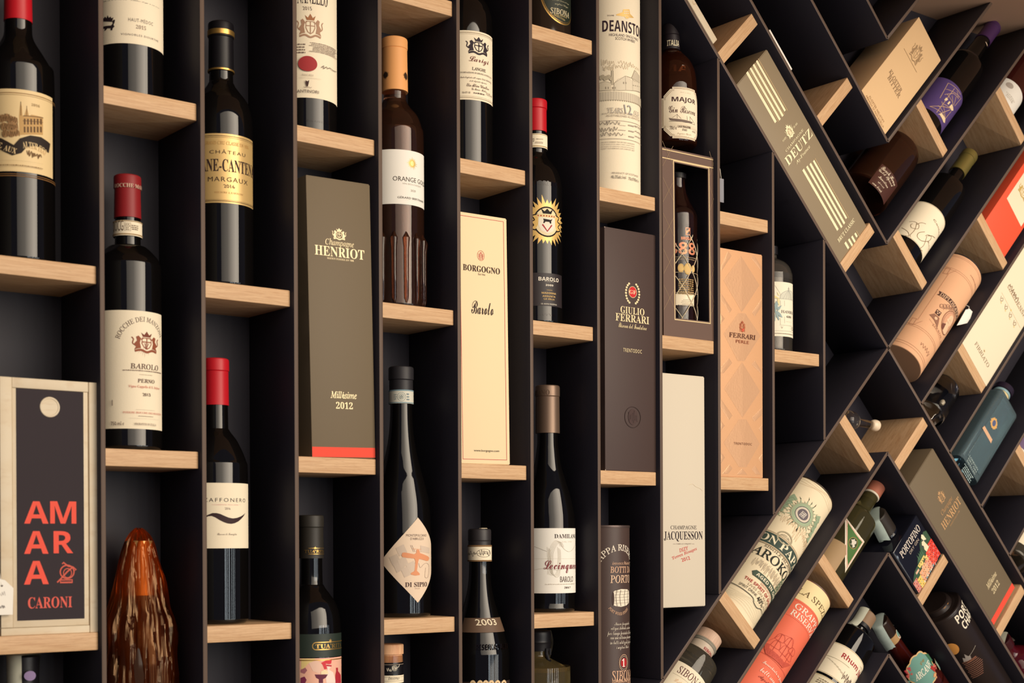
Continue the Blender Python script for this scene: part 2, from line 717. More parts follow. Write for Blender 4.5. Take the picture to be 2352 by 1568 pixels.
for _x, _z0, _z1 in [(-360, -384, 1221.4),
    (-240, -384, 1221.4),
    (-120, -384, 1221.4),
    (0, -384, 1221.4),
    (120, -384, 1221.4),
    (240, -384, 1221.4),
    (360, -384, 1221.4),
    (480, -297.8, 1221.4),
    (600, -177.8, 1221.4),
    (720, -57.8, 1220.8),
    (840, 62.2, 1100.8),
    (960, 182.2, 980.8),
    (1080, 302.2, 860.8),
    (1200, 422.2, 740.8)]:
    panel('upright_panel', _x, _z0, _x, _z1)
for _s in [(1362.9, 581.5, 397.4, -384),
    (1362.9, 581.5, 2002.8, 1221.4),
    (1362.9, 581.5, 723, 1221.4),
    (1362.9, 581.5, 2136, -191.6),
    (1359.5, 754.8, 1826, 1221.4),
    (1359.5, 754.8, 892.9, 1221.4),
    (1362.8, 924.3, 1659.9, 1221.4),
    (1362.8, 924.3, 1065.7, 1221.4),
    (1362, 1094.9, 1488.6, 1221.4),
    (1362, 1094.9, 1235.5, 1221.4),
    (1451.7, 492.7, 2136, 1177.1),
    (1531.7, 412.7, 2136, 1017),
    (1624.1, 320.3, 2136, 832.2),
    (1710.8, 233.6, 2136, 658.8),
    (1797.3, 147.1, 2136, 485.7),
    (1360.2, 407.3, 569, -384),
    (1360.2, 407.3, 2136, -368.5),
    (1361.3, 240.2, 737.1, -384),
    (1361.3, 240.2, 1985.5, -384),
    (1362, 71.6, 906.5, -384),
    (1362, 71.6, 1817.6, -384),
    (1361.2, -99, 1076.2, -384),
    (1361.2, -99, 1646.2, -384)]:
    panel('slanted_panel', *_s)


def board(x, z, w, rot=0.0):
    """oak board: front edge at y = 6.6, top face at local z = 0, rounded right front corner."""
    bm = bmesh.new()
    y0, y1, hw, r = 6.6, 111.4, w / 2 - .1, 3.5
    pts = [(-hw, y1), (-hw, y0 + .6), (-hw + .6, y0)]
    pts += [(hw - r + r * sin(a * pi / 10), y0 + r - r * cos(a * pi / 10)) for a in range(6)]
    pts += [(hw, y1)]
    lo = [bm.verts.new((px * MM, py * MM, -19.34 * MM)) for px, py in pts]
    hi = [bm.verts.new((px * MM, py * MM, 0)) for px, py in pts]
    bm.faces.new(lo[::-1])
    bm.faces.new(hi)
    n = len(pts)
    for i in range(n):
        bm.faces.new((lo[i], lo[(i + 1) % n], hi[(i + 1) % n], hi[i]))
    bmesh.ops.recalc_face_normals(bm, faces=bm.faces)
    es = [e for e in bm.edges if abs(e.verts[0].co.z - e.verts[1].co.z) < 1e-6 and min(e.verts[0].co.y, e.verts[1].co.y) < (y1 - 1) * MM]
    bmesh.ops.bevel(bm, geom=es, offset=0.8 * MM, segments=2, affect='EDGES', profile=0.5)
    o = link_mesh('shelf_board', bm, OAK, RACK, True, 0.6)
    o.location = (x * MM, 0, z * MM)
    o.rotation_euler = (0, radians(rot), 0)
    return o


for _b in [(-300, 561.4, 114.3, 0),
    (-300, 164.9, 114.3, 0),
    (-300, 958.2, 114.3, 0),
    (-300, -232.2, 114.3, 0),
    (-180, 363.6, 114.3, 0),
    (-180, 759, 114.3, 0),
    (-180, -33.6, 114.3, 0),
    (-180, 1155.6, 114.3, 0),
    (-60, 562.4, 114.3, 0),
    (-60, 164, 114.3, 0),
    (-60, 958.2, 114.3, 0),
    (-60, -232.2, 114.3, 0),
    (60, 364.9, 114.3, 0),
    (60, 760.8, 114.3, 0),
    (60, -33.6, 114.3, 0),
    (60, 1155.6, 114.3, 0),
    (180, 561, 114.3, 0),
    (180, 165.7, 114.3, 0),
    (180, 958.2, 114.3, 0),
    (180, -232.2, 114.3, 0),
    (300, 364.3, 114.3, 0),
    (300, 759.7, 114.3, 0),
    (300, -33.6, 114.3, 0),
    (300, 1155.6, 114.3, 0),
    (420, 560.3, 114.3, 0),
    (420, 164.7, 114.3, 0),
    (420, 958.2, 114.3, 0),
    (420, -232.2, 114.3, 0),
    (540, 363.3, 114.3, 0),
    (540, 758.8, 114.3, 0),
    (540, -33.6, 114.3, 0),
    (540, 1155.6, 114.3, 0),
    (660, 559.8, 114.3, 0),
    (660, 163.4, 114.3, 0),
    (660, 957.9, 114.3, 0),
    (780, 361, 114.3, 0),
    (780, 757.1, 114.3, 0),
    (900, 560.1, 114.3, 0),
    (1020, 358.1, 114.3, 0),
    (1020, 756.3, 114.3, 0),
    (1140, 558.9, 114.3, 0)]:
    board(*_b)
for _b in [(1001.3, 1028, 114.4, -45),
    (1283.4, 745.9, 114.4, -45),
    (1227.1, 973.5, 116.4, -45),
    (1499.3, 977.8, 111.7, 45),
    (1437.4, 744.4, 119.2, 45),
    (1734, 1041, 119.2, 45),
    (1676.2, 806.1, 119.8, 45),
    (1613.1, 574.2, 107.5, 45),
    (1791.1, 400.6, 116.9, 45),
    (1296, 428.9, 115.6, 45),
    (1424.9, 431, 119.3, -45),
    (1016.1, 148.9, 115.6, 45),
    (1241.4, 204.4, 113.2, 45),
    (1485.2, 199.3, 111.6, -45),
    (1717.3, 138.7, 119.3, -45)]:
    board(*_b)

# ================================================================== upright columns, left to right
RED = mat('c01a26', 0.38, spec=0.4)
DKRED = mat('8e2024', 0.45, spec=0.4)
BLK = mat('141216', 0.4, spec=0.4)
GOLD = foil('d8ab5e')
GOLDK = 'b98d4b'

# ---- first column (cut by the left edge)
T = thing('wine_bottle', 'red-capped wine bottle with a castle drawing on a gold label, at the top left edge', 'bottle', -68.9,60,562.4,0)
bottle(T, 37.5, [(8, 37.5), (100, 37.5), (204, 37.4), (217, 34), (231, 26), (247.6, 16.2), (263.6, 14.4), (307.6, 14), (309, 13.6)], GLASS)
capsule(T, 265.6, 312, 15.0, 14.4, RED)
L = paper(T, 37.5, (-70,94.6,31.3,182.2), mat('ecd09c', 0.5, spec=0.35))
k = Ink(L, 37.5)
for y in (528, 541, 960, 968):
    pass
k.rect((-70,177.6,60,178.4), '8a6238').rect((-70,175.9,60,176.3), '8a6238').rect((-70,91.6,60,92.2), '8a6238').rect((-70,89.5,60,90.3), '8a6238')
k.text((0.3,166.2,9.7,169), '2016', 'B', '8a6a44')
# castle among trees
k.poly([(-12.3,154.2),(-11.5,163.7),(-10.6,167.9),(-9.7,163.9),(-9,154.5),(-7.2,154.4),(-4.6,163.6),(-2.2,154.5),(0.2,156.8),(13.8,156.9),(13.7,137.8),(-12,133.4)], 'c9a169')
k.line([(-10.6,169.1),(-10.7,154.3)], .6, '5e4630').line([(-4.6,165.3),(-4.7,155.1)], .5, '5e4630').line([(-8.3,154.2),(14.3,156.3)], .8, '6b5036').line([(-8.7,148.9),(13.8,151.2)], .6, '6b5036')
for r in [(-7.6,145.1,-6,151.3),(-7.7,136.7,-6.1,142.9),(-4.3,145.5,-2.7,151.7),(-4.4,137.2,-2.7,143.4),(-0.9,146.1,0.8,152.3),(-1,137.8,0.7,143.9),(2.6,146.8,4.3,152.9),(2.5,138.4,4.3,144.5),(6.2,147.6,8.1,153.6),(6.2,139.2,8,145.3),(10.1,148.5,12.1,154.5),(10,140.1,12,146.1)]:
    k.rect(r, '6b5036')
for b in [(-33.8,146.2,-25.8,154.9),(-28.9,147.2,-21.3,155.6),(-24.7,145.5,-17.4,153.6),(-21,144.8,-13.8,152.7),(-31.8,137.7,-24,146.2),(-25.8,137.9,-18.5,146),(-20.6,138.2,-13.4,146.1),(-30.2,130.2,-22.6,138.6),(-23.6,130.4,-16.4,138.5),(-19.2,131.7,-12,139.5)]:
    k.ell(b, 'a9835a', n=9)
    k.scrib(b, int(b[0] * 7) % 91, .5, '6e5236', 8)
k.line([(-47.3,127.1),(-32.7,124.4),(-24.9,120),(-18.4,116.7),(-13.9,118.5),(-8.5,125.3),(-0.1,128.9),(10.1,129.4),(23.3,125.8)], 11, '332a26')
k.arc(-0.4, 87.5, 33, -14, 30, 6.8, 'ALTER EGO', 'B', 'e8cb98')
k.slant((-28.7,116.7), (-16.1,112.7), 6, 'AUX', 'B', 'e8cb98').slant((-70.8,129.8), (-30.7,118.6), 6, 'BORDE', 'B', 'e8cb98')
k.scrib((-4.9,110.6,11.6,118.7), 5, .7, '7b5d3c', 16).micro((-58,105.7,14.7,105.9), 1, '5e4630', 4).micro((-58,100,17.2,101.9), 1, '8a6a44', 9)
k.done()

T = thing('gift_case', 'pale wooden gift case with black sliding lid and orange block letters, lower left', 'case', -55.3,10.2,164,0)
_w = 106
_h = 272.1
box(T, 'case_body', -_w / 2, _w / 2, 3, 84, 0, _h, PINE, 0.6)
_b = (-36.1,53.8,36.4,261)
_b = (-35.7, 15.3, 37.9, 261)
_gx = 43.8
_lb = 8.4
# raised frame rails round the lid, with grooves between the pieces
box(T, 'stile', -_w / 2, _b[0] - 4.5, 0, 4, _lb, _h, PINE, 0.5)
box(T, 'stile', _gx, _w / 2, 0, 4, 0, _h, PINE, 0.5)
box(T, 'rail', _b[0] - 4.2, _gx - .6, .4, 4, _b[3] + .3, _h, PINE, 0.4)
box(T, 'rail', -_w / 2, _gx - .6, 0, 4, 0, _lb - .6, PINE, 0.5)
LID = box(T, 'lid', _b[0] - 4, _gx - 1, 1.2, 4, _lb, _b[3], PINE, 0.3)
k = Ink(LID, None, .1, 'lid_print', 1.2)
k.rect(_b, mat('30272c', 0.65, spec=0.25))
OR = 'ee5a48'
k.text((-27.6,118.1,-1.4,141.8), 'A', 'SB', OR).text((0.5,118.3,29.3,142.2), 'M', 'SB', OR)
k.text((-27.8,86,-1.6,110.1), 'A', 'SB', OR).text((4,86.4,25.5,110.2), 'R', 'SB', OR)
k.text((-28.2,53.5,-1.5,78.4), 'A', 'SB', OR).text((-24.1,27.8,24,39.9), 'CARONI', 'B', 'e06355')
k.ell((11.1,59.1,26.3,73.4), 'd0604f', 1.4).line([(7.7,55.1),(12.3,59.5),(19.1,66.7),(25.1,71.4)], 1.6, 'd0604f').line([(13.4,74.8),(14.7,76.5),(17.6,74.1),(19.9,72.4),(25.1,71.4),(28.7,68.4),(25.9,67.6)], 1.5, 'd0604f')
k.ell((14.6,60,23.6,69.8), 'd0604f', .9).rect((10.7,54.1,24.7,58.2), 'd0604f').rect((11.6,55.8,23.8,57), '30272c')
k.done()
_o = lathe(T, 'finger_hole', [(0, 11), (.6, 10.6), (.7, 9.2), (.2, 8.6)], PINE, 32)
_o.location = (0.7 * MM, .9 * MM, 242.8 * MM)
_o.rotation_euler = (pi / 2, 0, 0)

T = thing('price_tag', 'blank-edged white paper tag hanging in front of the wooden case at the left edge', 'tag', -108.7,4.8,164,0)
prism(T, 'card', [(-14.7,59.6),(-3.9,60.5),(2.7,58.7),(11.5,50.3),(10.7,22.5),(-14.9,22.4)], -.6, 0, WHITE)
k = Ink(T, None, .1, 'handwriting', -.6)
k.scrib((-5.7,42.2,3.5,47.4), 8, .5, 'b3aaa2', 8).scrib((-4.9,28.4,2.7,33.2), 12, .9, '8d8682', 8).ell((-1.9,51.8,0.5,54.1), '5c4a44')
k.done()
tube(T, 'string', [(-0.8, -1, 53.1), (-3.8, 2, 74), (-8.7, 3, 99.1)], .35, WHITE)

T = thing('spirit_bottle', 'bottle under the bottom left shelf with a pale paper tax strip over its neck', 'bottle', -67.2,60,-232.2,0)
_t = 369.7
bottle(T, 42, [(8, 42), (_t - 130, 42), (_t - 112, 40), (_t - 92, 27), (_t - 76, 15), (_t - 40, 14), (_t, 15)], GLASS, [('stopper', _t - 30, _t, 1.5, BLK)])
stamp(T, 'tax_strip', _t - 76, _t + 2.5, 17, 17, 2, 30, 0.35)
k = Ink(T, 21, 1.2, 'revenue_mark')
k.ell((-6.7,345,5.6,355.6), '8d7aa0')
k.done()

# ---- second column
T = thing('wine_bottle', 'wine bottle cut by the top edge, cream label with a small black lion and crown', 'bottle', 59.3,60,760.8,0)
bottle(T, 37.5, [(8, 37.5), (100, 37.5), (190, 37.4), (203, 34), (217, 26), (232, 16), (250, 14), (300, 14), (309, 13.6)], GLASS)
capsule(T, 245, 312, 15.0, 14.4, BLK)
L = paper(T, 37.5, (-75,58.8,37.7,178.8), PAPER)
k = Ink(L, 37.5)
k.text((-14.3,106.3,23.7,107.7), 'Belgrave', 'W', '3a2a2a', pre='Chateau ')
k.text((-16.9,83.5,12.4,88.4), 'HAUT-MÉDOC', 'S~1.15', '5a4644')
k.text((-8.6,76.1,2.9,80.5), '2015', 'B', '8a7464')
k.text((-25.1,67.7,21.1,69.9), 'VIGNOBLES DOURTHE', 'S~1.2', '5a4644')
k.poly([(-47.8,85.1),(-50.2,90.4),(-46.6,88.4),(-44.8,90.1),(-42.7,87.9),(-40.9,91),(-39.2,87.8),(-36.9,89.1),(-36.2,87),(-33.3,87.7),(-35.5,82.8)], '2e2226')
k.poly([(-49.1,77.8),(-47.2,79.4),(-42.8,79.4),(-36.5,78.9),(-34.2,81.1),(-35.1,83.5),(-33.3,85),(-31.4,84.8),(-32.3,81.3),(-33.4,79.4),(-32.1,77.3),(-34.2,75.9),(-35.1,73.2),(-37.4,73.9),(-36.9,75.8),(-41.3,76.4),(-43.9,74.4),(-46.1,74.4),(-45,76.6),(-47.5,76.7),(-48.5,75.3),(-49.7,75.9)], '2e2226')
k.done()

T = thing('wine_bottle', 'dark red-capped wine bottle with an arched title and sun crest on a tall cream label', 'bottle', 55.6,60,364.9,0)
bottle(T, 37.5, [(8, 37.5), (100, 37.5), (198.9, 37.5), (215.1, 36), (224.9, 30), (234.3, 19), (225.6, 15.5), (237.8, 14.4), (312.7, 13.6)], GLASS)
capsule(T, 266.1, 314.9, 15.2, 14.6, DKRED, 16)
k = Ink(T, 15.6, .2, 'capsule_print')
k.text((-15.3,299,0.6,303.5), 'CCHE', 'B', 'd8b8a0', pre='RO', post=' MANZONI')
k.done()
N = paper(T, 15.6, (-40,244.5,40,261.6), PAPER, 'neck_seal', .5)
k = Ink(N, 15.6, .6)
k.text((-26.3,249.5,-10.9,261.6), 'DOCG', 'S', '6a5444', pre='').frame((-9.6,249.5,-3,258.8), .3, '8a7a68').micro((-8.8,250.2,-3.8,258), 4, '8a7a68').micro((-2.5,250.8,6.1,257.1), 3, '7a6858')
k.rect((-40,260.4,40,261.2), 'a88a60').rect((-40,245.5,40,246.7), 'a88a60')
k.done()
L = paper(T, 37.5, (-70,24.2,35.4,156.5), PAPER)
k = Ink(L, 37.5)
_c = (3.1,116.9)
k.arc(_c[0], _c[1] - 1, 28.8, -74, 62, 5.6, 'ROCCHE DEI MANZONI', 'R', '6a5148')
k.sun(_c[0], _c[1] + 1, 3.5, 14, 26, 'b58d78', .3).ell((-6,111.1,14.7,133.6), PAPER)
k.crest((-11.8,110,23.3,134), '96543c', 3, '7c4434').text((2.3,113.6,8.7,120.3), 'V', 'R', '8c4638')
BR = '6a5148'
k.text((-13,91.3,23.1,97.4), 'BAROLO', 'R', BR).micro((-21.5,88.8,30.7,90.3), 1, '8a766a', 2, .8, 0).micro((-3.4,84.9,13,85.4), 1, '8a766a', 3, .8, 0)
k.text((-5.2,76.1,16,80.4), 'PERNO', 'R', BR).text((-15.1,69.6,25.8,73.1), 'Vigna Cappella di S. Stefano', 'R', 'd07c6c').text((0.1,61.2,10.1,64.7), '2013', 'R', BR)
k.micro((-7.5,45.5,15.7,45.8), 1, '8a766a', 5, .8, 0).text((-21.4,41.3,28.9,43.4), 'PODERE ROCCHE DEI MANZONI', 'R', 'd07c6c').micro((-4.7,38.2,13.2,39), 1, '8a766a', 6, .8, 0).micro((-15.3,35.7,21.9,35.9), 1, '8a766a', 7, .8, 0)
k.text((-34.7,27.8,-20.1,32.1), '750 ml e', 'R', BR).text((-9.3,28.3,17.2,30.8), 'PRODOTTO IN ITALIA', 'R', '7a6458').rect((-33.4,49.8,-32.3,56.1), '9a8a7a')
k.done()
k = Ink(T, 37.0, .2, 'embossing')
k.text((-34,193.9,11.3,197.2), 'E MONTALTO  ALBA', 'SB', GLASSB)
k.done()

T = thing('wrapped_bottle', 'bottle wrapped in crinkled orange cellophane, cut by the bottom edge', 'bottle', 67.2,60,-33.6,0)
_t = 305
bottle(T, 40, [(8, 40), (_t - 160, 40), (_t - 120, 34), (_t - 80, 20), (_t - 55, 15), (_t - 8, 14)], mat('3a2412', 0.1, spec=0.6), [('capsule', _t - 70, _t - 8, .8, mat('c08a50', 0.35, metal=0.6))])
paper(T, 17.5, (-16,213.2,18,229.7), mat('f0b878', 0.6), 'neck_band', .3)


def film(c):
    """thin tinted cellophane: clear orange film with a glossy, creased surface."""
    m = bpy.data.materials.new('cellophane')
    m.use_nodes = True
    nt = m.node_tree
    nt.nodes.remove(nt.nodes['Principled BSDF'])
    out = nt.nodes['Material Output']
    tr = nt.nodes.new('ShaderNodeBsdfTransparent')
    tr.inputs[0].default_value = lin('fcd4ae')
    tl = nt.nodes.new('ShaderNodeBsdfTranslucent')
    tl.inputs[0].default_value = lin('ffa868')
    gl = nt.nodes.new('ShaderNodeBsdfGlossy')
    gl.inputs['Color'].default_value = lin('ffd0a0')
    gl.inputs['Roughness'].default_value = 0.06
    fr = nt.nodes.new('ShaderNodeLayerWeight')
    fr.inputs[0].default_value = 0.35
    m1 = nt.nodes.new('ShaderNodeMixShader')
    m1.inputs[0].default_value = 0.42
    nt.links.new(tr.outputs[0], m1.inputs[1])
    nt.links.new(tl.outputs[0], m1.inputs[2])
    m2 = nt.nodes.new('ShaderNodeMixShader')
    nt.links.new(fr.outputs['Fresnel'], m2.inputs[0])
    nt.links.new(m1.outputs[0], m2.inputs[1])
    nt.links.new(gl.outputs[0], m2.inputs[2])
    nt.links.new(m2.outputs[0], out.inputs[0])
    tc = nt.nodes.new('ShaderNodeTexCoord')
    mp = nt.nodes.new('ShaderNodeMapping')
    mp.inputs['Scale'].default_value = (1, 1, .035)
    nz = nt.nodes.new('ShaderNodeTexNoise')
    nz.inputs['Scale'].default_value = 90
    nz.inputs['Detail'].default_value = 3
    bp = nt.nodes.new('ShaderNodeBump')
    bp.inputs['Strength'].default_value = .8
    bp.inputs['Distance'].default_value = .006
    nt.links.new(tc.outputs['Object'], mp.inputs[0])
    nt.links.new(mp.outputs[0], nz.inputs['Vector'])
    nt.links.new(nz.outputs[0], bp.inputs['Height'])
    for n in (gl, tl):
        nt.links.new(bp.outputs[0], n.inputs['Normal'])
    return m


def cellophane(parent, prof, seed):
    rd = random.Random(seed)
    bm = bmesh.new()
    seg = 120
    ph = [rd.uniform(0, 6.28) for _ in range(8)]
    rings = []
    for h, r in prof:
        ring = []
        for kk in range(seg):
            a = 2 * pi * kk / seg
            f = 1 + .06 * sin(5 * a + ph[0] + h * .004) + .13 * (abs(sin(5.5 * a + ph[1] + h * .006)) - .5) + .05 * abs(sin(11 * a + ph[2] - h * .012)) + .015 * sin(31 * a + h * .05 + ph[3])
            f += .03 * sin(h * .11 + 3 * a + ph[4])
            ring.append(bm.verts.new((r * f * cos(a) * MM, r * f * sin(a) * MM, (h + 1.5 * sin(7 * a + ph[5])) * MM)))
        rings.append(ring)
    for a, b in zip(rings, rings[1:]):
        for kk in range(seg):
            bm.faces.new((a[kk], a[(kk + 1) % seg], b[(kk + 1) % seg], b[kk]))
    bm.faces.new(rings[-1])
    m = film('f0904e')
    return link_mesh('cellophane', bm, m, parent, True, 0.25)


cellophane(T, catmull([(2, 41), (120, 41), (_t - 110, 38), (222.6, 31), (253.7, 25.5), (278.5, 19.5), (294.1, 15), (303.4, 10.5), (308.8, 6), (310.9, 3)], 7), 4)

# ---- third column
T = thing('wine_bottle', 'black-capped wine bottle with gold neck rings and a gold label, top of third column', 'bottle', 174.1,60,561,0)
bottle(T, 37, [(8, 37), (100, 37), (191.8, 37), (217.2, 33.5), (227, 29), (236.6, 21.5), (245.7, 15.5), (255.8, 14), (317.1, 13.6)], GLASS)
capsule(T, 259.4, 318.2, 15, 14.6, BLK, 19, bulge=.6)
lathe(T, 'neck_ring', [(301.7, 15.5), (302.1, 16), (307.6, 16), (308, 15.5)], GOLD)
lathe(T, 'neck_ring', [(259.4, 15.2), (259.6, 15.8), (261.5, 15.8), (261.8, 15.2)], GOLD)
L = paper(T, 37, (-72,96.9,33,177.8), mat('e2bd7c', 0.38, metal=0.35, spec=0.5))
k = Ink(L, 37)
for b in [(-72,174.7,64,175.3),(-72,173.1,64,173.4),(-72,100.3,64,100.6),(-72,98.7,64,99.4)]:
    k.rect(b, '4a3424')
k.text((-38,164.7,19.6,168.8), 'GRAND CRU CLASSE EN 1855', 'R', 'bd9458')
k.text((-31.4,154.1,13.2,159.1), 'CHÂTEAU', 'S~1.25', '4a3a30')
k.text((-35.1,133.4,26.9,148.1), 'NE-CANTEN', 'B', '3a2a28', pre='BRA', post='AC')
k.text((-33.4,121.8,17,127.2), 'MARGAUX', 'S~1.2', '4a3a30')
k.text((-15.4,114.5,-1.9,118.6), '2016', 'R', '5a463a').text((-25.7,108,9.4,110), 'HENRI LURTON', 'R', 'c09a62')
k.done()

T = thing('wine_bottle', 'wine bottle with a bright red cap and a white label crossed by a black wave', 'bottle', 165.2,60,165.7,0)
bottle(T, 37, [(8, 37), (100, 37), (178.1, 37), (193.1, 35), (215.2, 25.5), (229.6, 15.5), (238.8, 14.2), (313.1, 13.6)], GLASS)
capsule(T, 258.5, 314, 15.2, 14.8, RED, 15.9)
L = paper(T, 37, (-72,89,40.1,165.3), PAPER)
k = Ink(L, 37)
k.text((-25.9,143.1,23.7,147.6), 'AFFONERO', 'S~1.35', '3a2a2c', pre='Z').text((-19.7,139.1,10.2,140.4), 'MAREMMA TOSCANA', 'S', 'e0a8a0').rect((-22.6,139.6,-20.3,139.9), 'e0a8a0').rect((11.1,140,14.3,140.2), 'e0a8a0')
k.text((-7.8,134,-0.9,136.8), '2016', 'R', '8a7a74')
k.poly([(-31.5,126.1),(-26.6,128.2),(-21.9,130.1),(-17.3,130.1),(-12.6,128.9),(-7.9,126.7),(-3,124.8),(2.3,123.9),(8,124.6),(14.7,126.6),(19.6,128.6),(23.5,130.6),(20.2,127.3),(14.7,123.4),(10.1,120.5),(5,118.4),(0.1,117.5),(-4.7,118),(-9.5,119.7),(-14.2,122.2),(-18.8,125.1),(-22.7,126.7),(-26.6,126.4),(-29.9,124.8)], '3d2b2c')
k.text((-16.6,103.3,7.5,106.8), 'Riserva di Famiglia', 'W', '8a7a70')
k.done()

# ---- fourth column
T = thing('wine_bottle', 'wine bottle with a tall cream label bearing a red seal and a crowned crest', 'bottle', 290.6,60,759.7,0)
bottle(T, 37.5, [(8, 37.5), (100, 37.5), (190, 37.4), (203, 34), (217, 26), (232, 16), (250, 14), (300, 14), (309, 13.6)], GLASS)
capsule(T, 245, 312, 15.0, 14.4, BLK)
L = paper(T, 37.5, (-75,42,38.3,192), PAPER)
k = Ink(L, 37.5)
k.text((-30.5,155.9,9,175.5), 'NANELLO', 'B', '3a2a2c', pre='TIG').text((-24.1,148,-12.7,152.5), '2015', 'R', '6a5450')
k.crest((-30.9,114.5,1.6,144), 'b08a70', 5, 'a8714e')
k.micro((-34,94.8,-20.7,108.2), 4, '7a665c', 3, .5, .05).micro((-16.4,97.4,28.6,109.7), 7, '7a665c', 4, .5, .12)
k.ell((-29.4,73.6,-6.8,92.2), 'a83a3c', n=40).line(catmull([(-1.6,80.1),(1.9,83),(1.4,79.4),(5.7,82.5),(7.4,80.8),(11,82.6),(17.5,81.3),(26.8,82.4)], 4), .6, '3a2a2c')
k.text((-25.1,67.9,-11.3,70.4), 'TOSCANA', 'R', 'b8a898').micro((-28.6,65.3,-2.2,65.9), 1, 'c4b6a4', 5, .6, 0)
k.poly([(-20.9,62.7),(-18.7,61.2),(-16.6,62.9),(-17,59.6),(-18.3,54.8),(-19.6,55.2),(-20.4,59.4)], '4a3432').scrib((-23,53.4,-14,55.1), 3, .4, '8a7468', 7)
k.text((-30.9,47.5,-5.1,51.3), 'ANTINORI', 'S', '5a4a4a', pre='')
k.done()
k = Ink(T, 37.5, .15, 'embossing')
k.text((-23.7,13.3,14.3,15.4), 'IGNANELLO', 'SB', GLASSB)
k.done()

OLIVE = mat('736550', 0.55, spec=0.3, bump=0.15, bscale=700)
OLIVED = mat('3c3c30', 0.55, spec=0.3)


def gift_box(T, w, d, h, m, name='carton', bev=.5, side=None):
    """folded carton: walls, with a recessed lid panel and tuck flap edge on top."""
    o = box(T, name, -w / 2, w / 2, 0, d, .6, h - 1.2, m, bev)
    box(T, 'lid_flap', -w / 2 + .7, w / 2 - .7, .7, d - .7, h - 1.4, h, side or m, .3)
    box(T, 'base_flap', -w / 2 + .8, w / 2 - .8, .8, d - .8, 0, .8, side or m, .1)
    return o


T = thing('gift_box', 'olive brown gift carton with gold lettering and a red foot band, in the fourth column', 'box', 311.2,8.4,364.3,0, -1.15)
_w, _h = 90.5, 339.2
C = gift_box(T, _w, 84, _h, OLIVE)
k = Ink(C, None, .1, 'print')
k.rect((-_w / 2 + .3, 1, _w / 2 - .3, 13.1), 'ee5340')
GI = mat('f0dcb0', 0.45, metal=0.2)
_q = -0.5
k.crest((-10 + _q, 265.7, 10 + _q, 280.1), GI, 8)
k.text((-20 + _q, 256.2, 20.5 + _q, 266.2), 'Champagne', 'I', GI)
k.text((-35 + _q, 244.5, 35.5 + _q, 256.6), 'HENRIOT', 'B', GI)
k.text((-18 + _q, 241, 20 + _q, 243.2), 'MAISON FONDEE EN 1808', 'R', GI)
k.text((_q - 17.5, 72.5, _q + 20, 81.3), 'Millésime', 'BI', GI).text((_q - 10, 59.9, _q + 14, 68.3), '2012', 'B', GI)
k.done()

T = thing('wine_bottle', 'black-capped bottle with green and pink painted label, bottom of the fourth column', 'bottle', 294.1,60,-33.6,0)
bottle(T, 37, [(8, 37), (100, 37), (189.1, 36.5), (216.6, 31.5), (230.4, 23), (240.8, 16), (252.7, 14), (328.8, 13.6)], GLASS)
capsule(T, 275.2, 328.8, 15.6, 15.2, mat('2c2822', 0.5), 16)
k = Ink(T, 15.8, .2, 'capsule_print')
for b in [(-12,287.4,40,288),(-12,280.2,40,280.8)]:
    k.rect(b, GOLD)
k.text((-12.6,281.9,4.8,285.7), "UA'RI", 'R', GOLD, pre='T', post='TA').sun(-3.2, 288, .8, 2, 5, GOLD)
k.done()
L = paper(T, 37, (-72,154.4,33.4,182.9), mat('253028', 0.5))
k = Ink(L, 37)
_b = (-18.4,163.8,36.8,172.7)
_r = (_b[3] - _b[1]) / 2
k.line([(_b[2], _b[1])] + [(_b[0] + _r - _r * sin(a * pi / 10), _b[1] + _r - _r * cos(a * pi / 10)) for a in range(11)] + [(_b[2], _b[3])], 1.1, GOLD)
k.text((-14.8,165.1,13.7,170.7), "TUA'R", 'B', GOLD, post='ITA').sun(5.2, 173.9, 1.2, 3.2, 6, GOLD)
k.done()
L = paper(T, 37, (-72,93.4,32.8,153.4), mat('f2b9a0', 0.6))
lathe(T, 'gold_rule', [(150.3, 37.2), (150.5, 37.5), (151.5, 37.5), (151.6, 37.2)], GOLD, 56)
k = Ink(L, 37)
for c, pts in (('e9cf8a', [(-32.3,153.2),(-14.8,153.1),(-18.1,149.6),(-24.7,146.3),(-29.8,139.7),(-32.4,139.7)]), ('efc7b2', [(-23.1,148),(-13.2,151.1),(-6.4,145.9),(-9.9,134.4),(-18.2,138)]), ('a86a72', [(-32.9,139.7),(-27.2,142.2),(-24.8,138.9),(-28.1,134.7),(-32.9,136.3)]),
               ('d8414c', [(-8.1,147.6),(-2.8,149.9),(2,151.3),(7.3,151.8),(6.1,146),(3,145.4),(-1.9,146.5),(-0,139.8),(-3.7,139.5),(-5.5,144.2)]), ('f6ded2', [(-0.9,145.6),(5.5,144.9),(4.6,141.1),(2.9,138.8),(9.5,135),(14.5,121.6),(-1.1,122.7),(-2.9,135.8),(0.9,138.9)]), ('c23a4a', [(-0.9,145.3),(6.8,144.2),(6.3,142.2),(-1,143.3)]),
               ('f4dfb4', [(-8.2,136.8),(-3.8,139.1),(0.9,137.2),(1.9,133.8),(-8.2,133.5)]), ('6a2f44', [(-15.8,133.8),(0.9,133.1),(-2,129.1),(-5.6,127.6),(-5.6,123),(-10.8,123.2),(-10.8,127.8),(-14.1,129.6)]), ('b4303e', [(14.6,140.4),(18.9,140.1),(18.9,135.9),(27.5,130.2),(28.6,120.3),(13.1,121.7),(13.2,131.4),(14.9,136.2)]), ('803050', [(-32.9,129.7),(-28.1,131.4),(-25.6,127.3),(-28.2,121.5),(-33,121.5)])):
    k.poly(pts, c)
k.done()

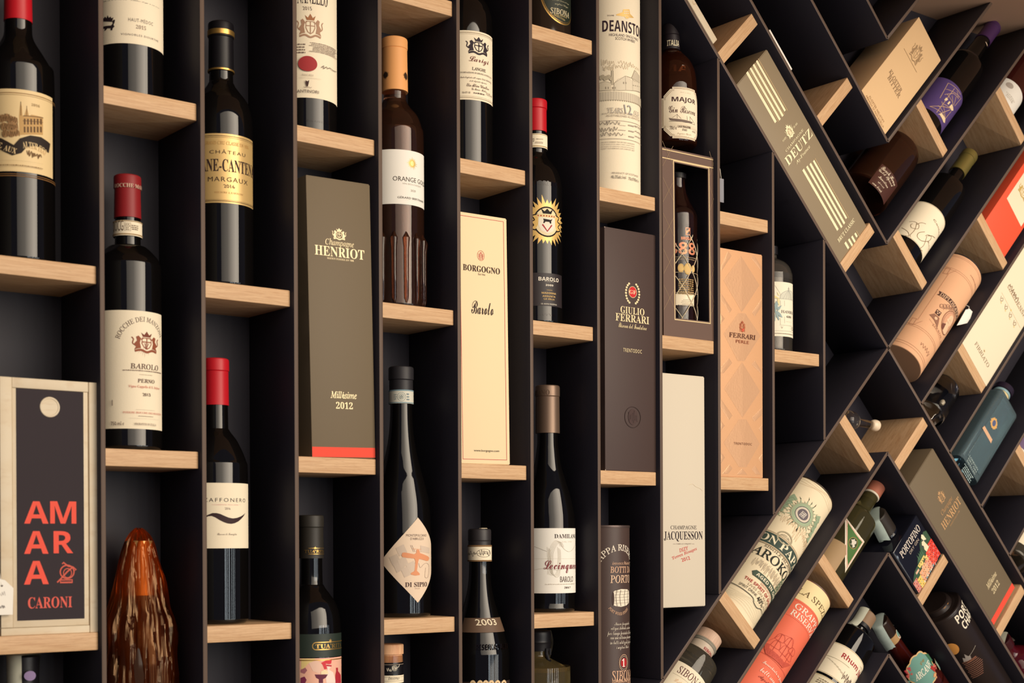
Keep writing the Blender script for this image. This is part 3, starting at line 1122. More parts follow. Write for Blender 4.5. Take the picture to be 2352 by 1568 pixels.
# ---- fifth column
T = thing('wine_bottle', 'rose wine bottle with a peach cap and a white label topped by a gold sun', 'bottle', 421.7,60,560.3,0)
ROSE = mat('c98664', 0.02, spec=0.7, trans=0.97, ior=1.45)
lathe(T, 'wine', [(4, 31), (6, 34.5), (232.3, 34.5), (245.2, 24), (267.5, 12.5)], mat('260c07', 0.1, trans=0.6), 40)
bottle(T, 37.5, [(8, 37.5), (100, 37.5), (217.5, 37.5), (237.2, 35), (252.3, 29.5), (262.5, 21), (271.3, 15.5), (281.2, 14.3), (350.5, 14)], ROSE)
# flutes moulded into the lower wall
for _a in range(-60, 61, 24):
    _x = 37.3 * sin(radians(_a))
    _y = -37.3 * cos(radians(_a))
    lathe(T, 'flute', [(6, 1), (12, 3.2), (74.5, 3.6), (88.7, 5), (96.8, .6)], ROSE, 14, _x, _y)
PEACH = mat('eaa768', 0.5, spec=0.3)
capsule(T, 283.3, 352.1, 17.2, 16.4, PEACH, 14.9, bulge=.6)
k = Ink(T, 17, .2, 'capsule_print')
for _p in (-17, 17):
    k.sun(-22.7 + (0 if _p < 0 else 30), 302, 3.2, 6.2, 17, '3a2a20')
k.done()
L = paper(T, 37.5, (-72,130.9,32.3,200.1), WHITE)
k = Ink(L, 37.5)
_c = (1.4,184.1)
k.sun(_c[0], _c[1], 4, 9.2, 20, mat('d9b85e', .45, metal=.3), .35, 3).ell((_c[0] - 2.6, _c[1] - 3.2, _c[0] + 2.6, _c[1] + 3.2), mat('f0d890', .4, metal=.3))
k.text((-24.9,160.1,32.1,166.1), 'ORANGE GOLD', 'S', '4a4038').text((-12.6,155.8,17.3,158.2), 'VIN BIOLOGIQUE', 'S', 'bdb4a8')
k.text((-1.2,148,6.7,150.8), '2020', 'S', 'a89c90').text((-19.1,138.1,25.5,141.3), 'GÉRARD BERTRAND', 'S', '4a4038').micro((-12.3,136.5,18,136.7), 1, 'c4bbb0', 2, .5, 0)
k.done()

T = thing('wine_bottle', 'sloping bottle with a diamond-shaped label showing a small orange aeroplane', 'bottle', 429.7,60,164.7,0)
bottle(T, 38, [(8, 38), (60, 38), (113, 38), (145.1, 36.5), (170.9, 31), (192.7, 25), (218.5, 19), (246.8, 15.3), (277.1, 14.2), (323, 14)], GLASS)
capsule(T, 278.5, 324.2, 15.4, 15.4, mat('262428', 0.5), 18.2, bulge=1)
N = paper(T, 15.6, (-46,275.8,46,293.4), mat('d6d3c4', 0.7), 'neck_seal', .5)
k = Ink(N, 15.6, .6)
k.rect((-46,291.8,46,293.4), '7f9aa4').rect((-46,276.2,46,277.4), '7f9aa4').ell((-13.6,278.7,-3.4,289.8), '8a9a9a', .4).ell((-11.5,281,-5.5,287.8), '8a9a9a', .4).crest((-10.3,281.8,-6.7,287), '8a9a9a').micro((-18,280.2,-14,288.4), 3, '9aa6a4').micro((-2.1,279.3,1.7,289.6), 3, '7a8a90')
k.done()
L = paper(T, 38, (0, 0, 0, 0), mat('ead2b8', 0.7, spec=.2), shape=[(-52, 71.7), (-0.6, 128.1), (-0.6 + 52 + -0.6, 76.4), (-1.2, 18.9)])
k = Ink(L, 38)
k.text((-16.9,103.6,14.6,106.7), 'MONTEPULCIANO', 'S', '5a4440').text((-11.3,99.3,8.8,102.4), "D'ABRUZZO", 'S', '5a4440')
for b in [[(-30.2,88.9),(-20,93.9),(-15.4,83.4),(-25.5,78.4)],[(-38.8,76.9),(-28.2,81.9),(-23.6,71.4),(-33.9,66.4)],[(-33.5,67.9),(-23.2,72.9),(-18.6,62.4),(-28.7,57.4)],[(-23.7,61.7),(-13.5,66.7),(-8.6,56.1),(-19,51.2)],[(-28.3,73.3),(-18.2,78.3),(-13.5,67.8),(-23.7,62.8)],[(-17.6,67.9),(-7.1,72.8),(-1.9,62.2),(-12.9,57.3)]]:
    k.poly(b, 'd8c4b0')
k.poly([(3.3,92.3),(23.2,89),(22,82),(3.3,84)], 'd8c4b0').line(catmull([(0.3,69.6),(2.7,63.7),(8,67.6),(14.3,69.5),(20.8,65.4),(18,51.7),(10.9,51.9),(12.6,63.6)], 4), .5, 'b8a494').line([(-11.3,92.7),(-7.2,84.1)], .5, 'b8a494').line([(-9.3,92.7),(-5.1,84.1)], .5, 'b8a494')
k.poly([(-22.8,79.9),(-21.6,83),(-18.5,83.4),(-6,81),(-3.3,82.9),(-3.1,86.4),(-0.8,87.2),(1.3,86),(2.3,82.5),(18.2,78.1),(22,76),(19,72.5),(14.3,72.2),(0.8,75.1),(-0.7,71.6),(-2.6,59.9),(1.6,56.3),(1.6,54.4),(-4.4,53.7),(-10.7,55),(-11.1,56.9),(-6.1,59.6),(-4.7,72),(-6,75.5),(-18.5,76.8),(-21.7,77.6)], 'e39a70').line([(-8.5,88),(4.3,87.2)], .6, 'e0aa88')
k.text((-18.3,39.2,15.2,45.3), 'DI SIPIO', 'B', '5a4440').text((-5.3,36.4,1.8,37.9), 'ITALIA', 'S', 'b8a494')
k.done()

T = thing('small_bottle', 'bottle with a chunky wooden cap and black neck label, bottom of the fifth column', 'bottle', 410.4,60,-232.2,0)
_t = 362.1
CORKW = wood('turned_wood', 'd49a72', 'e8b78c', 'b87f58', (6, 6, 1), 30, 0.6, 0.3)
_a, _bb, _n0, _n1 = 348.8, 338.7, 323.4, 312.6
bottle(T, 40, [(8, 40), (_n1 - 60, 40), (_n1 - 40, 36), (_n1 - 20, 20), (_n1, 17.2), (_bb, 16.8)], GLASS)
lathe(T, 'cap', [(_a, 16.5), (_a + .5, 17.8), (_t - 1.5, 17.8), (_t - .4, 17), (_t, 15.5)], CORKW)
lathe(T, 'stopper_shank', [(_bb, 15.8), (_a, 15.8)], CORKW)
lathe(T, 'clear_sleeve', [(_bb - 1, 17), (_a - 1, 16.6)], glass('f0e0d0', 0.05), cap=False)
N = paper(T, 17.2, (-50, _n0, 50, _bb - 1), BLK, 'neck_label', .2)
k = Ink(N, 17.2, .3)
k.scrib((-14.1,327,-7.1,332.5), 21, .5, 'cfc6b4', 7).ell((-7.3,328.3,-0.3,335.3), 'b9b2a0', .5).ell((-5.9,329.5,-1.8,334.3), 'b9b2a0', .4).scrib((-7.5,328.7,-0.5,334.7), 5, .5, 'cfc6b4', 10).line([(-0.9,332.2),(1.9,333.2),(3.8,336.5)], .8, 'cfc6b4').rect((-50, _bb - 2.6, 50, _bb - 2), '9a8a78')
k.done()
N = paper(T, 17.6, (-50, _n1, 50, _n0 - 1), PAPER, 'neck_label', .2)
k = Ink(N, 17.6, .3)
k.text((-12.4,316.9,2.8,321), 'Inverno', 'I', '2a2026').rect((-50,320.1,50,320.5), 'a89a84').rect((-50,315.1,50,315.5), 'a89a84')
k.done()

# ---- sixth column
T = thing('wine_bottle', 'wine bottle with a cream script label under two black lions, top of the sixth column', 'bottle', 534.5,60,758.8,0)
bottle(T, 37.5, [(8, 37.5), (100, 37.5), (190.9, 37.5), (212.3, 35), (225.6, 29), (235, 20), (247, 15), (265.9, 14), (309, 13.6)], GLASS)
capsule(T, 246, 312, 15, 14.4, DKRED)
L = paper(T, 37.5, (-72,85.4,29.1,176.6), PAPER)
k = Ink(L, 37.5)
for b in [(-72,173.5,64,174.2),(-72,171.8,64,172.1),(-72,89.8,64,90.1),(-72,87.8,64,88.4)]:
    k.rect(b, '8a7458')
k.crest((-22.1,146,13.5,169.4), '3a3036', 9).text((-5.8,156.3,-2,159.7), 'A', 'R', '3a3036')
k.text((-18.1,132.9,13.4,142.9), "Larigi", 'W', '7a4440').text((-13.9,124.6,7.2,128.7), 'LANGHE', 'R', '4a3a3a')
k.text((-32.4,120,21.9,122.1), 'DENOMINAZIONE DI ORIGINE CONTROLLATA', 'R', '5a4a48')
k.text((-29.5,112.6,20.6,115.9), 'Imbottigliato all origine Estate Bottled by', 'W', '5a4444').text((-17.3,108.4,9,111.3), 'dell Azienda Agricola', 'W', '5a4444').text((-21.1,102.5,13.9,107), 'Elio Altare Viticoltore', 'W', '5a3c3c').text((-14.9,98.4,8.3,101.3), 'La Morra - Italia', 'W', '5a4444')
k.text((-26.9,93.4,-16.6,96), '06-07-18', 'S', '6a5a54').micro((-11.9,93.7,5.2,96), 1, '7a6a60', 4, .8, 0).text((8.2,94.6,22.9,98.7), '15,5% vol', 'S', '7a6a60')
k.done()

T = thing('gift_box', 'tall cream gift carton with a thin red border and black script, sixth column', 'box', 528.3,8.4,363.3,0, -.75)
_w, _h = 80.8, 327
C = gift_box(T, _w, 84, _h, CREAM)
k = Ink(C, None, .1, 'print')
k.frame((-_w / 2 + 3, 5.9, _w / 2 - 5, 322.5), .7, 'c0444a')
k.ell((-8.8,266.7,2.4,279.7), 'd08a70', .8).crest((-7.3,267.8,0.9,278.6), 'd0786a', 4)
k.text((-32.7,251.4,28,259.6), 'BORGOGNO', 'B', '4a362e').text((-8.4,247.4,3.3,249.8), 'Dal 1761', 'R', '6a5850')
k.text((-20.1,196.3,16,213.5), 'Barolo', 'W', '3a2c2c').text((-19.3,15.6,22.3,19.3), 'www.borgogno.com', 'S', '4a3c38')
k.done()

T = thing('wine_bottle', 'sloping bottle with a brown year band and signed neck seal, bottom of sixth column', 'bottle', 556.4,60,-33.6,0)
bottle(T, 40, [(8, 40), (100, 40), (138.4, 40), (144.7, 40), (153.9, 38), (175.3, 32), (195.2, 26), (219.2, 19.2), (240.2, 15.6), (265.3, 14.4), (312.6, 14)], GLASS)
capsule(T, 287.7, 312.3, 15.4, 15.4, mat('2e2a2c', 0.45), 16.6, bulge=.4)
lathe(T, 'torn_foil', [(312, 7), (313.7, 5), (314, 2)], mat('d8c8a8', 0.5), 7, 4, -3)
N = paper(T, 16, (-48,268.5,48,290.6), PAPER, 'neck_seal', .4)
k = Ink(N, 16, .5)
k.rect((-48,288.3,48,290.6), '8a6a48').rect((-48,268.5,48,270.5), '8a6a48').scrib((-30,274.7,-14.1,283.6), 31, .4, '3a3030', 9, .8).ell((-14.1,274.5,6.5,285.2), '3a3030', .4).scrib((-11,275.9,5.9,284.7), 33, .4, '3a3030', 12, .8).line([(-29.3,278.1),(-17,279.5),(0.5,278.7)], .3, '3a3030')
k.done()
_sl = (174, 33.2, 193.1, 26.8)


def cone(h, s=_sl):
    return s[1] + (s[3] - s[1]) * (h - s[0]) / (s[2] - s[0])


N = paper(T, cone, (-46, _sl[0], 44, _sl[2]), mat('6a5240', 0.6), 'year_band', .25, R0=30)
k = Ink(N, cone, .4, R0=30)
k.text((-26.5,183.3,6.3,191.7), '2003', 'R', 'f2e2c2')
k.done()
L = paper(T, 40, (-60,18.6,55,108.6), mat('3a2a26', 0.6))
k = Ink(L, 40)
for b in [(-38.5,97.5,-32.4,109.7),(-28.8,97.5,-22.9,109.8),(-21.3,97.3,-15.3,109.7),(-13.7,97,-7.2,109.5),(-4.7,96.4,2.7,109.1),(5.8,95.3,15.8,108.5)]:
    k.ell(b, 'e8c89a', 3)
k.done()
k = Ink(T, 39.6, .2, 'embossing')
k.text((-31.1,151.1,0.8,158.9), 'RISERVA', 'SB', GLASSB, pre='', post=' ALBA')
k.done()

# ---- seventh column
T = thing('spirit_bottle', 'bottle with an oval dark green label, cut by the top edge', 'bottle', 672.3,60,957.9,0)
bottle(T, 38, [(8, 38), (100, 38), (180, 37.5), (200, 33), (225, 20), (245, 15), (280, 14.5)], mat('2a2019', 0.04, spec=.6), [('stopper', 255, 284, 1.5, BLK)])
_o = (-12, 16.9, 26.4, 116.9)
_o = (-33.1, _o[1], 38.9, _o[3])
L = paper(T, 38, _o, mat('232a20', 0.5), shape=[((_o[0] + _o[2]) / 2 + (_o[2] - _o[0]) / 2 * cos(a * pi / 24), (_o[1] + _o[3]) / 2 + (_o[3] - _o[1]) / 2 * sin(a * pi / 24)) for a in range(48)])
k = Ink(L, 38)
k.ell((_o[0] + 1.6, _o[1] + 1.6, _o[2] - 1.6, _o[3] - 1.6), GOLD, 1.8, 48).ell((_o[0] + 3.6, _o[1] + 4, _o[2] - 3.6, _o[3] - 4), GOLD, .5, 48)
k.text((-16.6,30.3,11.7,38.4), 'SIBON', 'R', 'e8d8b0', post='A').text((-12.6,28.2,11.6,30.7), 'Antica Distilleria', 'W', 'cdb67a').slant((-11.4,26.9), (7.3,23.4), 2.4, "PIOBESI D'ALBA", 'S', 'cdb67a')
k.text((-13.7,47.9,17.6,50.6), 'fatto per durare nel tempo', 'W', 'b9b394').text((-10.5,42,14.9,45.9), 'migliori Vitigni', 'W', 'b9b394')
k.done()

T = thing('wine_bottle', 'slim red-capped bottle with a gold sunburst crest above a small black label', 'bottle', 657.5,60,559.8,0)
bottle(T, 36.5, [(8, 36.5), (60, 36.5), (179.9, 36.5), (198.3, 36), (216.8, 31), (228.9, 22.5), (238.2, 15.8), (250.3, 14.2), (314.6, 13.6)], GLASS)
capsule(T, 271.9, 316.7, 15.2, 15, RED, 13.8)
N = paper(T, 15.8, (-46,247.7,46,266.9), PAPER, 'neck_seal', .3)
k = Ink(N, 15.8, .4)
k.rect((-46,265.4,46,266.2), 'b0935c').rect((-46,248.9,46,250), 'b0935c').text((-10.6,258.2,-0.2,260), 'ABCOOTT', 'S', '7a6a5c').micro((-12.1,252.8,-0.2,255.8), 2, '9a8a7a').micro((-14.9,255,-12.1,260.6), 3, '8a7a6a')
k.done()
k = Ink(T, 36.5, .25, 'crest')
_c = (-9.4,140.6)
k.sun(_c[0], _c[1], 25, 38, 30, mat('e6bd70', .4, metal=.3), .2, 2)
k.ell((_c[0] - 20, _c[1] - 21, _c[0] + 20, _c[1] + 21), '221a1a')
k.ell((_c[0] - 18, _c[1] - 19, _c[0] + 18, _c[1] + 19), 'f0dcb0')
for sg in (-1, 1):
    k.poly([(_c[0] + sg * x, _c[1] + y) for x, y in ((13, 8), (22, 12), (27, 4), (20, 0), (27, -6), (24, -13), (16, -10), (13, -4))], 'e6bd70')
    k.line(catmull([(_c[0] + sg * x, _c[1] + y) for x, y in ((13, 10), (21, 8), (18, 2), (24, 0), (19, -5), (25, -9), (15, -12))], 4), 1.6, '221a1a')
k.poly([(_c[0] + x, _c[1] + y) for x, y in ((-12, 6), (12, 6), (13, -4), (9, -12), (0, -16), (-9, -12), (-13, -4))], 'eee4d0').rect((_c[0] - 15, _c[1] + 6, _c[0] + 15, _c[1] + 10), 'e8cf96')
for i in range(7):
    k.ell((_c[0] - 13 + i * 4 - 1, _c[1] + 7, _c[0] - 13 + i * 4 + 1, _c[1] + 9), 'b02832', n=8)
k.poly([(_c[0] + x, _c[1] + y) for x, y in ((-9, 18), (-4, 14), (0, 18), (4, 14), (9, 18), (6, 11), (-6, 11))], '221a1a')
k.poly([(_c[0] + x, _c[1] + y) for x, y in ((-6, 4), (5, 3), (8, 4.5), (6, 1), (6, -2), (4, -2), (3, 0), (-3, 0), (-4, -2), (-6, -2), (-5, 1))], '2a2020')
k.line([(_c[0] - 7, _c[1] - 4), (_c[0], _c[1] - 13), (_c[0] + 7, _c[1] - 4)], 1.8, 'b02832')
k.done()
L = paper(T, 36.5, (-70,25.2,21.6,70.3), mat('2c2426', 0.5))
k = Ink(L, 36.5)
k.text((-22.2,59.5,10.6,64.8), 'BAROLO', 'SB', 'efe6d4').text((-13.5,58.1,1.2,58.8), 'RISERVA', 'S', 'cfc6b8').text((-12.3,52.6,-0.1,55.1), '2009', 'SB', 'efe6d4').text((-11.1,46.5,-1.6,47.7), 'VIGNA', 'S', 'dcb878')
k.text((-17.9,41.7,4.9,44.2), 'MADONNA', 'SB', 'dcb878').text((-16.7,37.4,3.7,39.7), 'ASSUNTA', 'SB', 'dcb878').text((-14.8,33.7,1.8,35.9), 'LA VILLA', 'SB', 'dcb878').text((-18.7,27,6.5,28.9), '10 ANNI RISERVA', 'S', 'efe6d4')
k.done()
k = Ink(T, 36.5, .2, 'embossing')
k.text((-28.4,190.8,-6.7,196.9), 'TORI', 'SB', GLASSB, post=' DOC').scrib((-25.3,11.8,4.7,15.4), 7, 1, GLASSB, 14)
k.done()

T = thing('wine_bottle', 'brown-capped sloping bottle with a white label carrying red script, seventh column', 'bottle', 676.6,60,163.4,0)
bottle(T, 38.5, [(8, 37.5), (60, 38.5), (122.3, 38), (143.3, 36), (165.7, 31), (184.9, 25), (205.5, 19), (226.2, 15.8), (244, 14.4), (314.4, 14)], GLASS)
BRZ = mat('7c6656', 0.38, metal=0.5)
capsule(T, 249.9, 316.8, 17.2, 16.8, BRZ, 16.4, bulge=.6)
k = Ink(T, 17.4, .15, 'capsule_print')
k.text((-30.4,302.4,-8.9,309.6), 'LANO', 'B', '594638', pre='DAMI')
k.done()
L = paper(T, 38.5, (-70,26.6,33.2,116.5), WHITE)
k = Ink(L, 38.5)
k.text((-17.7,102.5,27.1,108.4), 'DAMILANO', 'B', '3a2c2c').text((-6.1,96.7,12.4,98.6), 'DAL 1935', 'S', 'd8d0c0')
for j in range(6):
    k.line(catmull([(x + j * 1.3, y - j * .4) for x, y in [(-27.5,52.8),(-26.2,73.7),(-25.3,85.6),(-20.2,95.9),(-15.6,99.6),(-11.6,96.2),(-10,91.4)]], 4), .25, 'c8bfae')
for j in range(5):
    k.line(catmull([(x - j * 1.1, y + j * .9) for x, y in [(-23.2,87),(-22.5,69.2),(-18.8,52.8),(-14.5,48.6),(-10.2,52.7),(-8.3,70.6),(-8.9,87)]], 4), .25, 'c8bfae')
k.line(catmull([(-46.1,91.6),(-38.3,88.6),(-27.7,84.4)], 4), .4, 'b8b0a4').line(catmull([(-10,97.1),(-4,88.4),(6,83.9),(17.3,88.3),(26.9,95.8)], 5), .35, 'c8bfae').line(catmull([(-46.2,58.8),(-32.2,61),(-12.6,58.7),(3.6,61.5),(28.1,59.6)], 4), .35, 'c8bfae').line([(-46.1,74.6),(28.5,74.1)], .25, 'd8d0c0')
k.text((-32.5,54.2,31.2,71.9), 'Lecinquevi', 'W', '8c4248', post='gne').text((-9.4,41.8,15.5,50), 'BAROLO', 'SL', '8a8078').micro((-29.9,38,21,40.4), 1, 'dcd4c6', 4, .6, 0).text((-3,32.9,9,35.6), '2017', 'B', '6a5e58')
k.done()

T = thing('spirit_bottle', 'clear round-shouldered flask sealed with dripping black wax, bottom of seventh column', 'bottle', 657.1,60,-232.2,0)
_t = 370.3
_s = 313.6
AMB = mat('c9b27a', 0.03, spec=.6, trans=0.92, ior=1.42)
bottle(T, 46, [(8, 46), (60, 46), (_s - 16, 46), (_s, 43.5), (321.1, 36), (328, 23), (332.3, 16.5), (338.5, 15), (_t - 3, 15)], AMB)
lathe(T, 'spirit', [(5, 40), (8, 43), (_s - 60, 43)], mat('9a7a3a', 0.1, trans=.8), 40)
lathe(T, 'wax_seal', catmull([(341.6, 16.8), (350.9, 18.6), (353.2, 19.3), (354.6, 18.2), (365.3, 18.8), (_t - 1, 17.6), (_t, 14)], 4), BLK)
tube(T, 'wax_drip', [(2, -17.5, 344.9), (1, -18, 337.3), (3, -20, 329), (4, -23, 326.4)], 2.6, BLK)
tube(T, 'wax_drip', [(10, -14.5, 344.9), (10, -15, 335.8)], 2.0, BLK)
_bm = bmesh.new()
_g = []
for i in range(9):
    a = i / 8
    _g.append([_bm.verts.new(((19.5 + 4 * sin(a * 5) + 3 * j * sin(a * 3)) * MM, (-6 + j * 6) * MM, (_t - 1 - a * 52) * MM)) for j in range(3)])
for a, b in zip(_g, _g[1:]):
    for j in range(2):
        _bm.faces.new((a[j], a[j + 1], b[j + 1], b[j]))
link_mesh('tax_strip', _bm, mat('d4d0bc', 0.8), T, True, 3)

# ---- eighth column
T = thing('gift_tube', 'tall cream cardboard tube with a grey mill drawing, at the top of the eighth column', 'tube', 793.4,55.2,757.1,0)
_h = 330
lathe(T, 'tube_wall', [(1.5, 42.2), (2, 43), (_h - 2, 43), (_h - 1.5, 42.2)], PAPER, 64)
lathe(T, 'metal_foot', [(0, 41), (.3, 42.4), (3.2, 42.6), (3.4, 41)], foil('b9764a'), 64)
lathe(T, 'lid', [(_h - 2, 42), (_h + 4, 42.2), (_h + 5, 41)], foil('b9b0a0'), 64)
k = Ink(T, 43, .12)
k.text((-42.9,228.5,32.5,244.7), 'DEANSTON', 'SB', '3c2c34').text((-35.5,250.1,-26,252.1), 'DOUNE', 'S', '5a4a4c')
k.text((-33.2,221.9,19.2,225.7), 'HIGHLAND SINGLE MALT', 'S', '5a4a50').text((-24.5,216.8,10.1,220.8), 'SCOTCH WHISKY', 'S', '4a3a40')
OG = mat('e6bf74', .45, metal=.3)
k.poly([(-22.8,252.8),(-13.6,256.7),(-12.7,260.7),(-1.9,262.6),(-0.9,256.5),(7.2,252.5),(-3,250.5),(-5,248.5),(-8.3,248),(-9.7,250.5),(-22.8,251.2)], OG).ell((-9.7,248.5,-3,252.5), 'f0dcb0', .8)
for b in [(-11,257.5,-9.2,259),(-11,254.7,-9.2,256.2),(-8.3,258,-6.4,259.4),(-8.3,255.2,-6.4,256.6),(-5.4,258.5,-3.5,259.9),(-5.4,255.7,-3.5,257.1)]:
    k.rect(b, 'f4e8d0')
# engraving of the mill
SK, SKD = 'd6c8ae', 'a59a86'
for i, b in enumerate([(-44.1,179.6,-26.2,190.4),(-20.2,180.8,6.2,188.7),(-30.2,175.7,-4.8,183.5),(-4.8,179.6,23.8,184.6),(-42.1,172.7,-26.3,181.3)]):
    k.scrib(b, 40 + i, .5, SK, 14)
k.poly([(-30.3,152.6),(-29.8,173.1),(-27.4,173.1),(-27.1,152.6)], 'c9bca2').poly([(-47.4,156.3),(-38.2,157.7),(-30.3,155),(-30.3,144.1),(-47.4,145.4)], 'ddd0b6').poly([(-26.3,155),(-20.3,161.1),(-9.6,166.5),(3.1,162.3),(22.2,163.2),(26.9,151.6),(-26.4,144.1)], 'ded2ba').poly([(1.7,166),(6.2,174.9),(8.1,178.3),(11.3,175.1),(22.3,174.2),(25.2,164.1),(6.1,161)], 'cdc1aa')
for p in [[(-26.3,155),(-9.6,166.5),(22.2,163.2)],[(-30.3,152.6),(-29.8,173.1),(-27.4,173.1),(-27.1,152.6)],[(-47.4,156.3),(-38.2,157.7),(-30.3,155)],[(-47.4,145.4),(-18.3,145.1),(26.9,151)],[(1.7,166),(8.1,178.3),(25.4,172.1)],[(-9.6,166.1),(-9.2,146.4)],[(3.1,162.3),(3.6,147.6)]]:
    k.line(p, .6, SKD)
for b in [(-39,147,-37.4,150.3),(-35.4,146.8,-33.8,150),(-28.7,146.7,-27.1,149.8),(-25.5,146.7,-24,149.9),(-13.6,154.8,-11.6,157.7),(-10,155.2,-8,158.1),(3.6,155,6.1,156.4),(8,155.5,10.8,156.8),(13.1,156.4,16.6,157.5),(18.6,157.9,23.5,158.5)]:
    k.rect(b, SKD)
for b in [(-47.1,160.4,-42.6,166.9),(-44.2,161.4,-39.8,167.7),(-41.4,158.8,-37,165.1),(-38.5,159.8,-34.2,166),(-35.8,160.9,-31.4,167),(-33,158.5,-28.7,164.5)]:
    k.ell(b, 'c4b79c', n=9).ell(b, SKD, .4, 9)
_q = (-77.9,131.3,35.1,143.1)
k.rect(_q, 'd3c7b0')
for i in range(30):
    _x = _q[0] + (i + .5) / 30 * (_q[2] - _q[0])
    k.rect((_x - .2, _q[1] + .5, _x + .2, _q[3]), 'bdb29c')
for i in range(34):
    _x = _q[0] + i / 34 * (_q[2] - _q[0])
    k.ell((_x, _q[1] - 1.2, _x + 2, _q[1] + .6), 'bdb29c', n=8)
k.text((-36.3,113.2,-13.7,120.3), 'YEARS', 'R', 'b2aca4').text((-12.4,112.8,2.3,125.8), '12', 'R', 'a8a6a2').text((5.8,114.1,19.3,120.4), 'OLD', 'R', 'b2aca4')
k.text((-20,113.8,5.8,114.5), 'DEANSTON', 'S', '9a948c').text((-43.2,111.2,20.4,113.2), 'BUILT ON THE RIVER TEITH DRIVEN BY', 'S', '9a8f84').text((-36.8,107.5,21.6,110.3), 'RE-ESTABLISHED AS DEANSTON', 'S', '9a8f84')
for b in [(-68,101.7,31.8,102.2),(-68,76,31.8,76.5)]:
    k.rect(b, '9a8f84')
for i, b in enumerate([(-47.6,94.6,-17.4,102.2),(-47.4,85.7,-21.6,93.5),(-47.7,79.7,-13.9,86),(5.8,96.8,31.3,99.4),(7.3,89.7,31.1,91.8),(7.3,83.2,30.9,84.9)]):
    k.scrib(b, 60 + i, .55, '5a5050', 13, .6)
for b in [(-18.5,95.4,-9.4,95.9),(-20.5,88.5,-9.4,89.2),(-13.9,82.7,-9.4,82.9),(-5.1,96.4,5.7,98),(-4.7,88.5,5.7,90),(-4.7,80.6,5.7,82.1)]:
    k.rect(b, 'b2a698')
for i, b in enumerate([(-45,70.7,6.9,72.3),(-45,67.6,6.9,69.1),(-45,64.4,6.9,66),(-45,61.6,6.8,63.2)]):
    k.text(b, ('WE HAVE COMBINED THE VERY BEST INGREDIENTS', 'FROM OUR LOCAL AREA, USING TRADITIONAL', 'METHODS TO CREATE A UNIQUE SINGLE MALT', 'WHISKY THAT EMBODIES OUR COMMUNITY SPIRIT')[i], 'S', '9a8f84')
k.text((-29.5,26.4,15.6,28.9), 'PRODUCT OF SCOTLAND', 'S', '8a8078').text((-30.7,19.9,-9.2,24.6), '46.3%alc./vol', 'S', '6a6460').text((-5,19.1,17.4,23.5), '70cl/700ml e', 'S', '6a6460')
k.done()

DKB = mat('4a3a36', 0.5, spec=0.35, bump=0.1, bscale=700)
T = thing('gift_box', 'tall dark brown gift carton with an oval red badge and gold title, eighth column', 'box', 791.7,8.4,361,0)
_w, _h = 105.9, 342.4
C = gift_box(T, _w, 84, _h, DKB)
for _x in (-_w / 2 + .6, _w / 2 - .6):
    for _z in (.8, _h - 1):
        o = lathe(T, 'worn_corner', [(-.9, .3), (0, 1), (.9, .3)], mat('c8b8a8', .8), 8, _x, .4)
        o.location.z = _z * MM
k = Ink(C, None, .1, 'print')
PG = 'f0dcae'
_c = (0.2,254.8)
k.ell((-7.3,247.3,8.8,263.9), 'd8c494').ell((-6.5,248.1,8,263.2), 'cf2f34').text((-6.2,252.9,7.2,258.3), 'GF', 'B', 'f0d8b0')
for sg in (-1, 1):
    for j in range(9):
        _a = radians(-62 + j * 15)
        _x, _y = _c[0] + sg * 12.8 * cos(_a), _c[1] - 1 + 15.5 * sin(_a)
        k.ell((_x - 2, _y - 1.6, _x + 2, _y + 1.6), PG, n=8)
k.text((-23.5,223.7,22.9,233.8), 'GIULIO', 'B', PG).text((-33,212.4,32.1,223.1), 'FERRARI', 'B', PG)
k.text((-27.3,203.3,27.1,210), 'Riserva del Fondatore', 'W', PG).text((-18.4,169.2,17.4,174.6), 'TRENTODOC', 'S~1.2', PG)
k.ell((-15.7,62.4,14.9,92.1), '3c2e2c', 1.0).ell((-9.2,66.3,8.7,88.7), '4b3a38')
k.scrib((-8.4,67.8,8.3,88), 3, .8, '403230', 14)
k.done()

T = thing('gift_tube', 'dark brown tube with an arched title and a white barrel drawing, bottom of eighth column', 'tube', 774.8,55.2,-33.6,0)
_h = 316.4
DT = mat('4c3b36', 0.45, spec=0.4)
lathe(T, 'tube_wall', [(0, 38), (1, 39), (_h - 1.5, 39)], DT, 64)
lathe(T, 'lid', [(_h - 2, 39.3), (_h - 1, 39.6), (_h + 1.2, 39.6), (_h + 1.6, 39), (_h + .6, 36)], mat('6a5a54', 0.35, metal=.6), 64)
k = Ink(T, 39, .12)
_c = (-1.6,248.1)
k.arc(_c[0], _c[1], 33.7, -84, 72, 9.2, 'GRAPPA RISERVA', 'R', 'f2e6d2')
CO = 'e0b494'
k.text((-14.2,261.8,23.3,266.6), 'invecchiata', 'I', CO, post=' in').text((-17.3,250.3,21.3,259.3), 'BOTTI D', 'R', CO, post='A').text((-17.3,235.8,24.3,247), 'PORTO', 'R', 'ecc8a8')
_b = (-14.7,201.8,22.4,227.1)
k.poly([(_b[0] + (_b[2] - _b[0]) * u, _b[1] + (_b[3] - _b[1]) * v) for u, v in ((.02, .12), (0, .3), (.0, .7), (.08, .9), (.4, 1), (.8, .97), (.97, .88), (1, .55), (.97, .2), (.7, .06), (.4, 0), (.15, .05))], 'ece2cc')
for u in (.18, .36, .6, .84):
    k.line([(_b[0] + (_b[2] - _b[0]) * (u + .03 * math.cos(v * 6)), _b[1] + (_b[3] - _b[1]) * v) for v in (.04, .3, .6, .95)], .9, '4c3b36')
for v in (.2, .36, .52, .68, .84):
    k.line([(_b[0] + (_b[2] - _b[0]) * u, _b[1] + (_b[3] - _b[1]) * (v + .03 * u)) for u in (.1, .5, .95)], .35, '6a5a50')
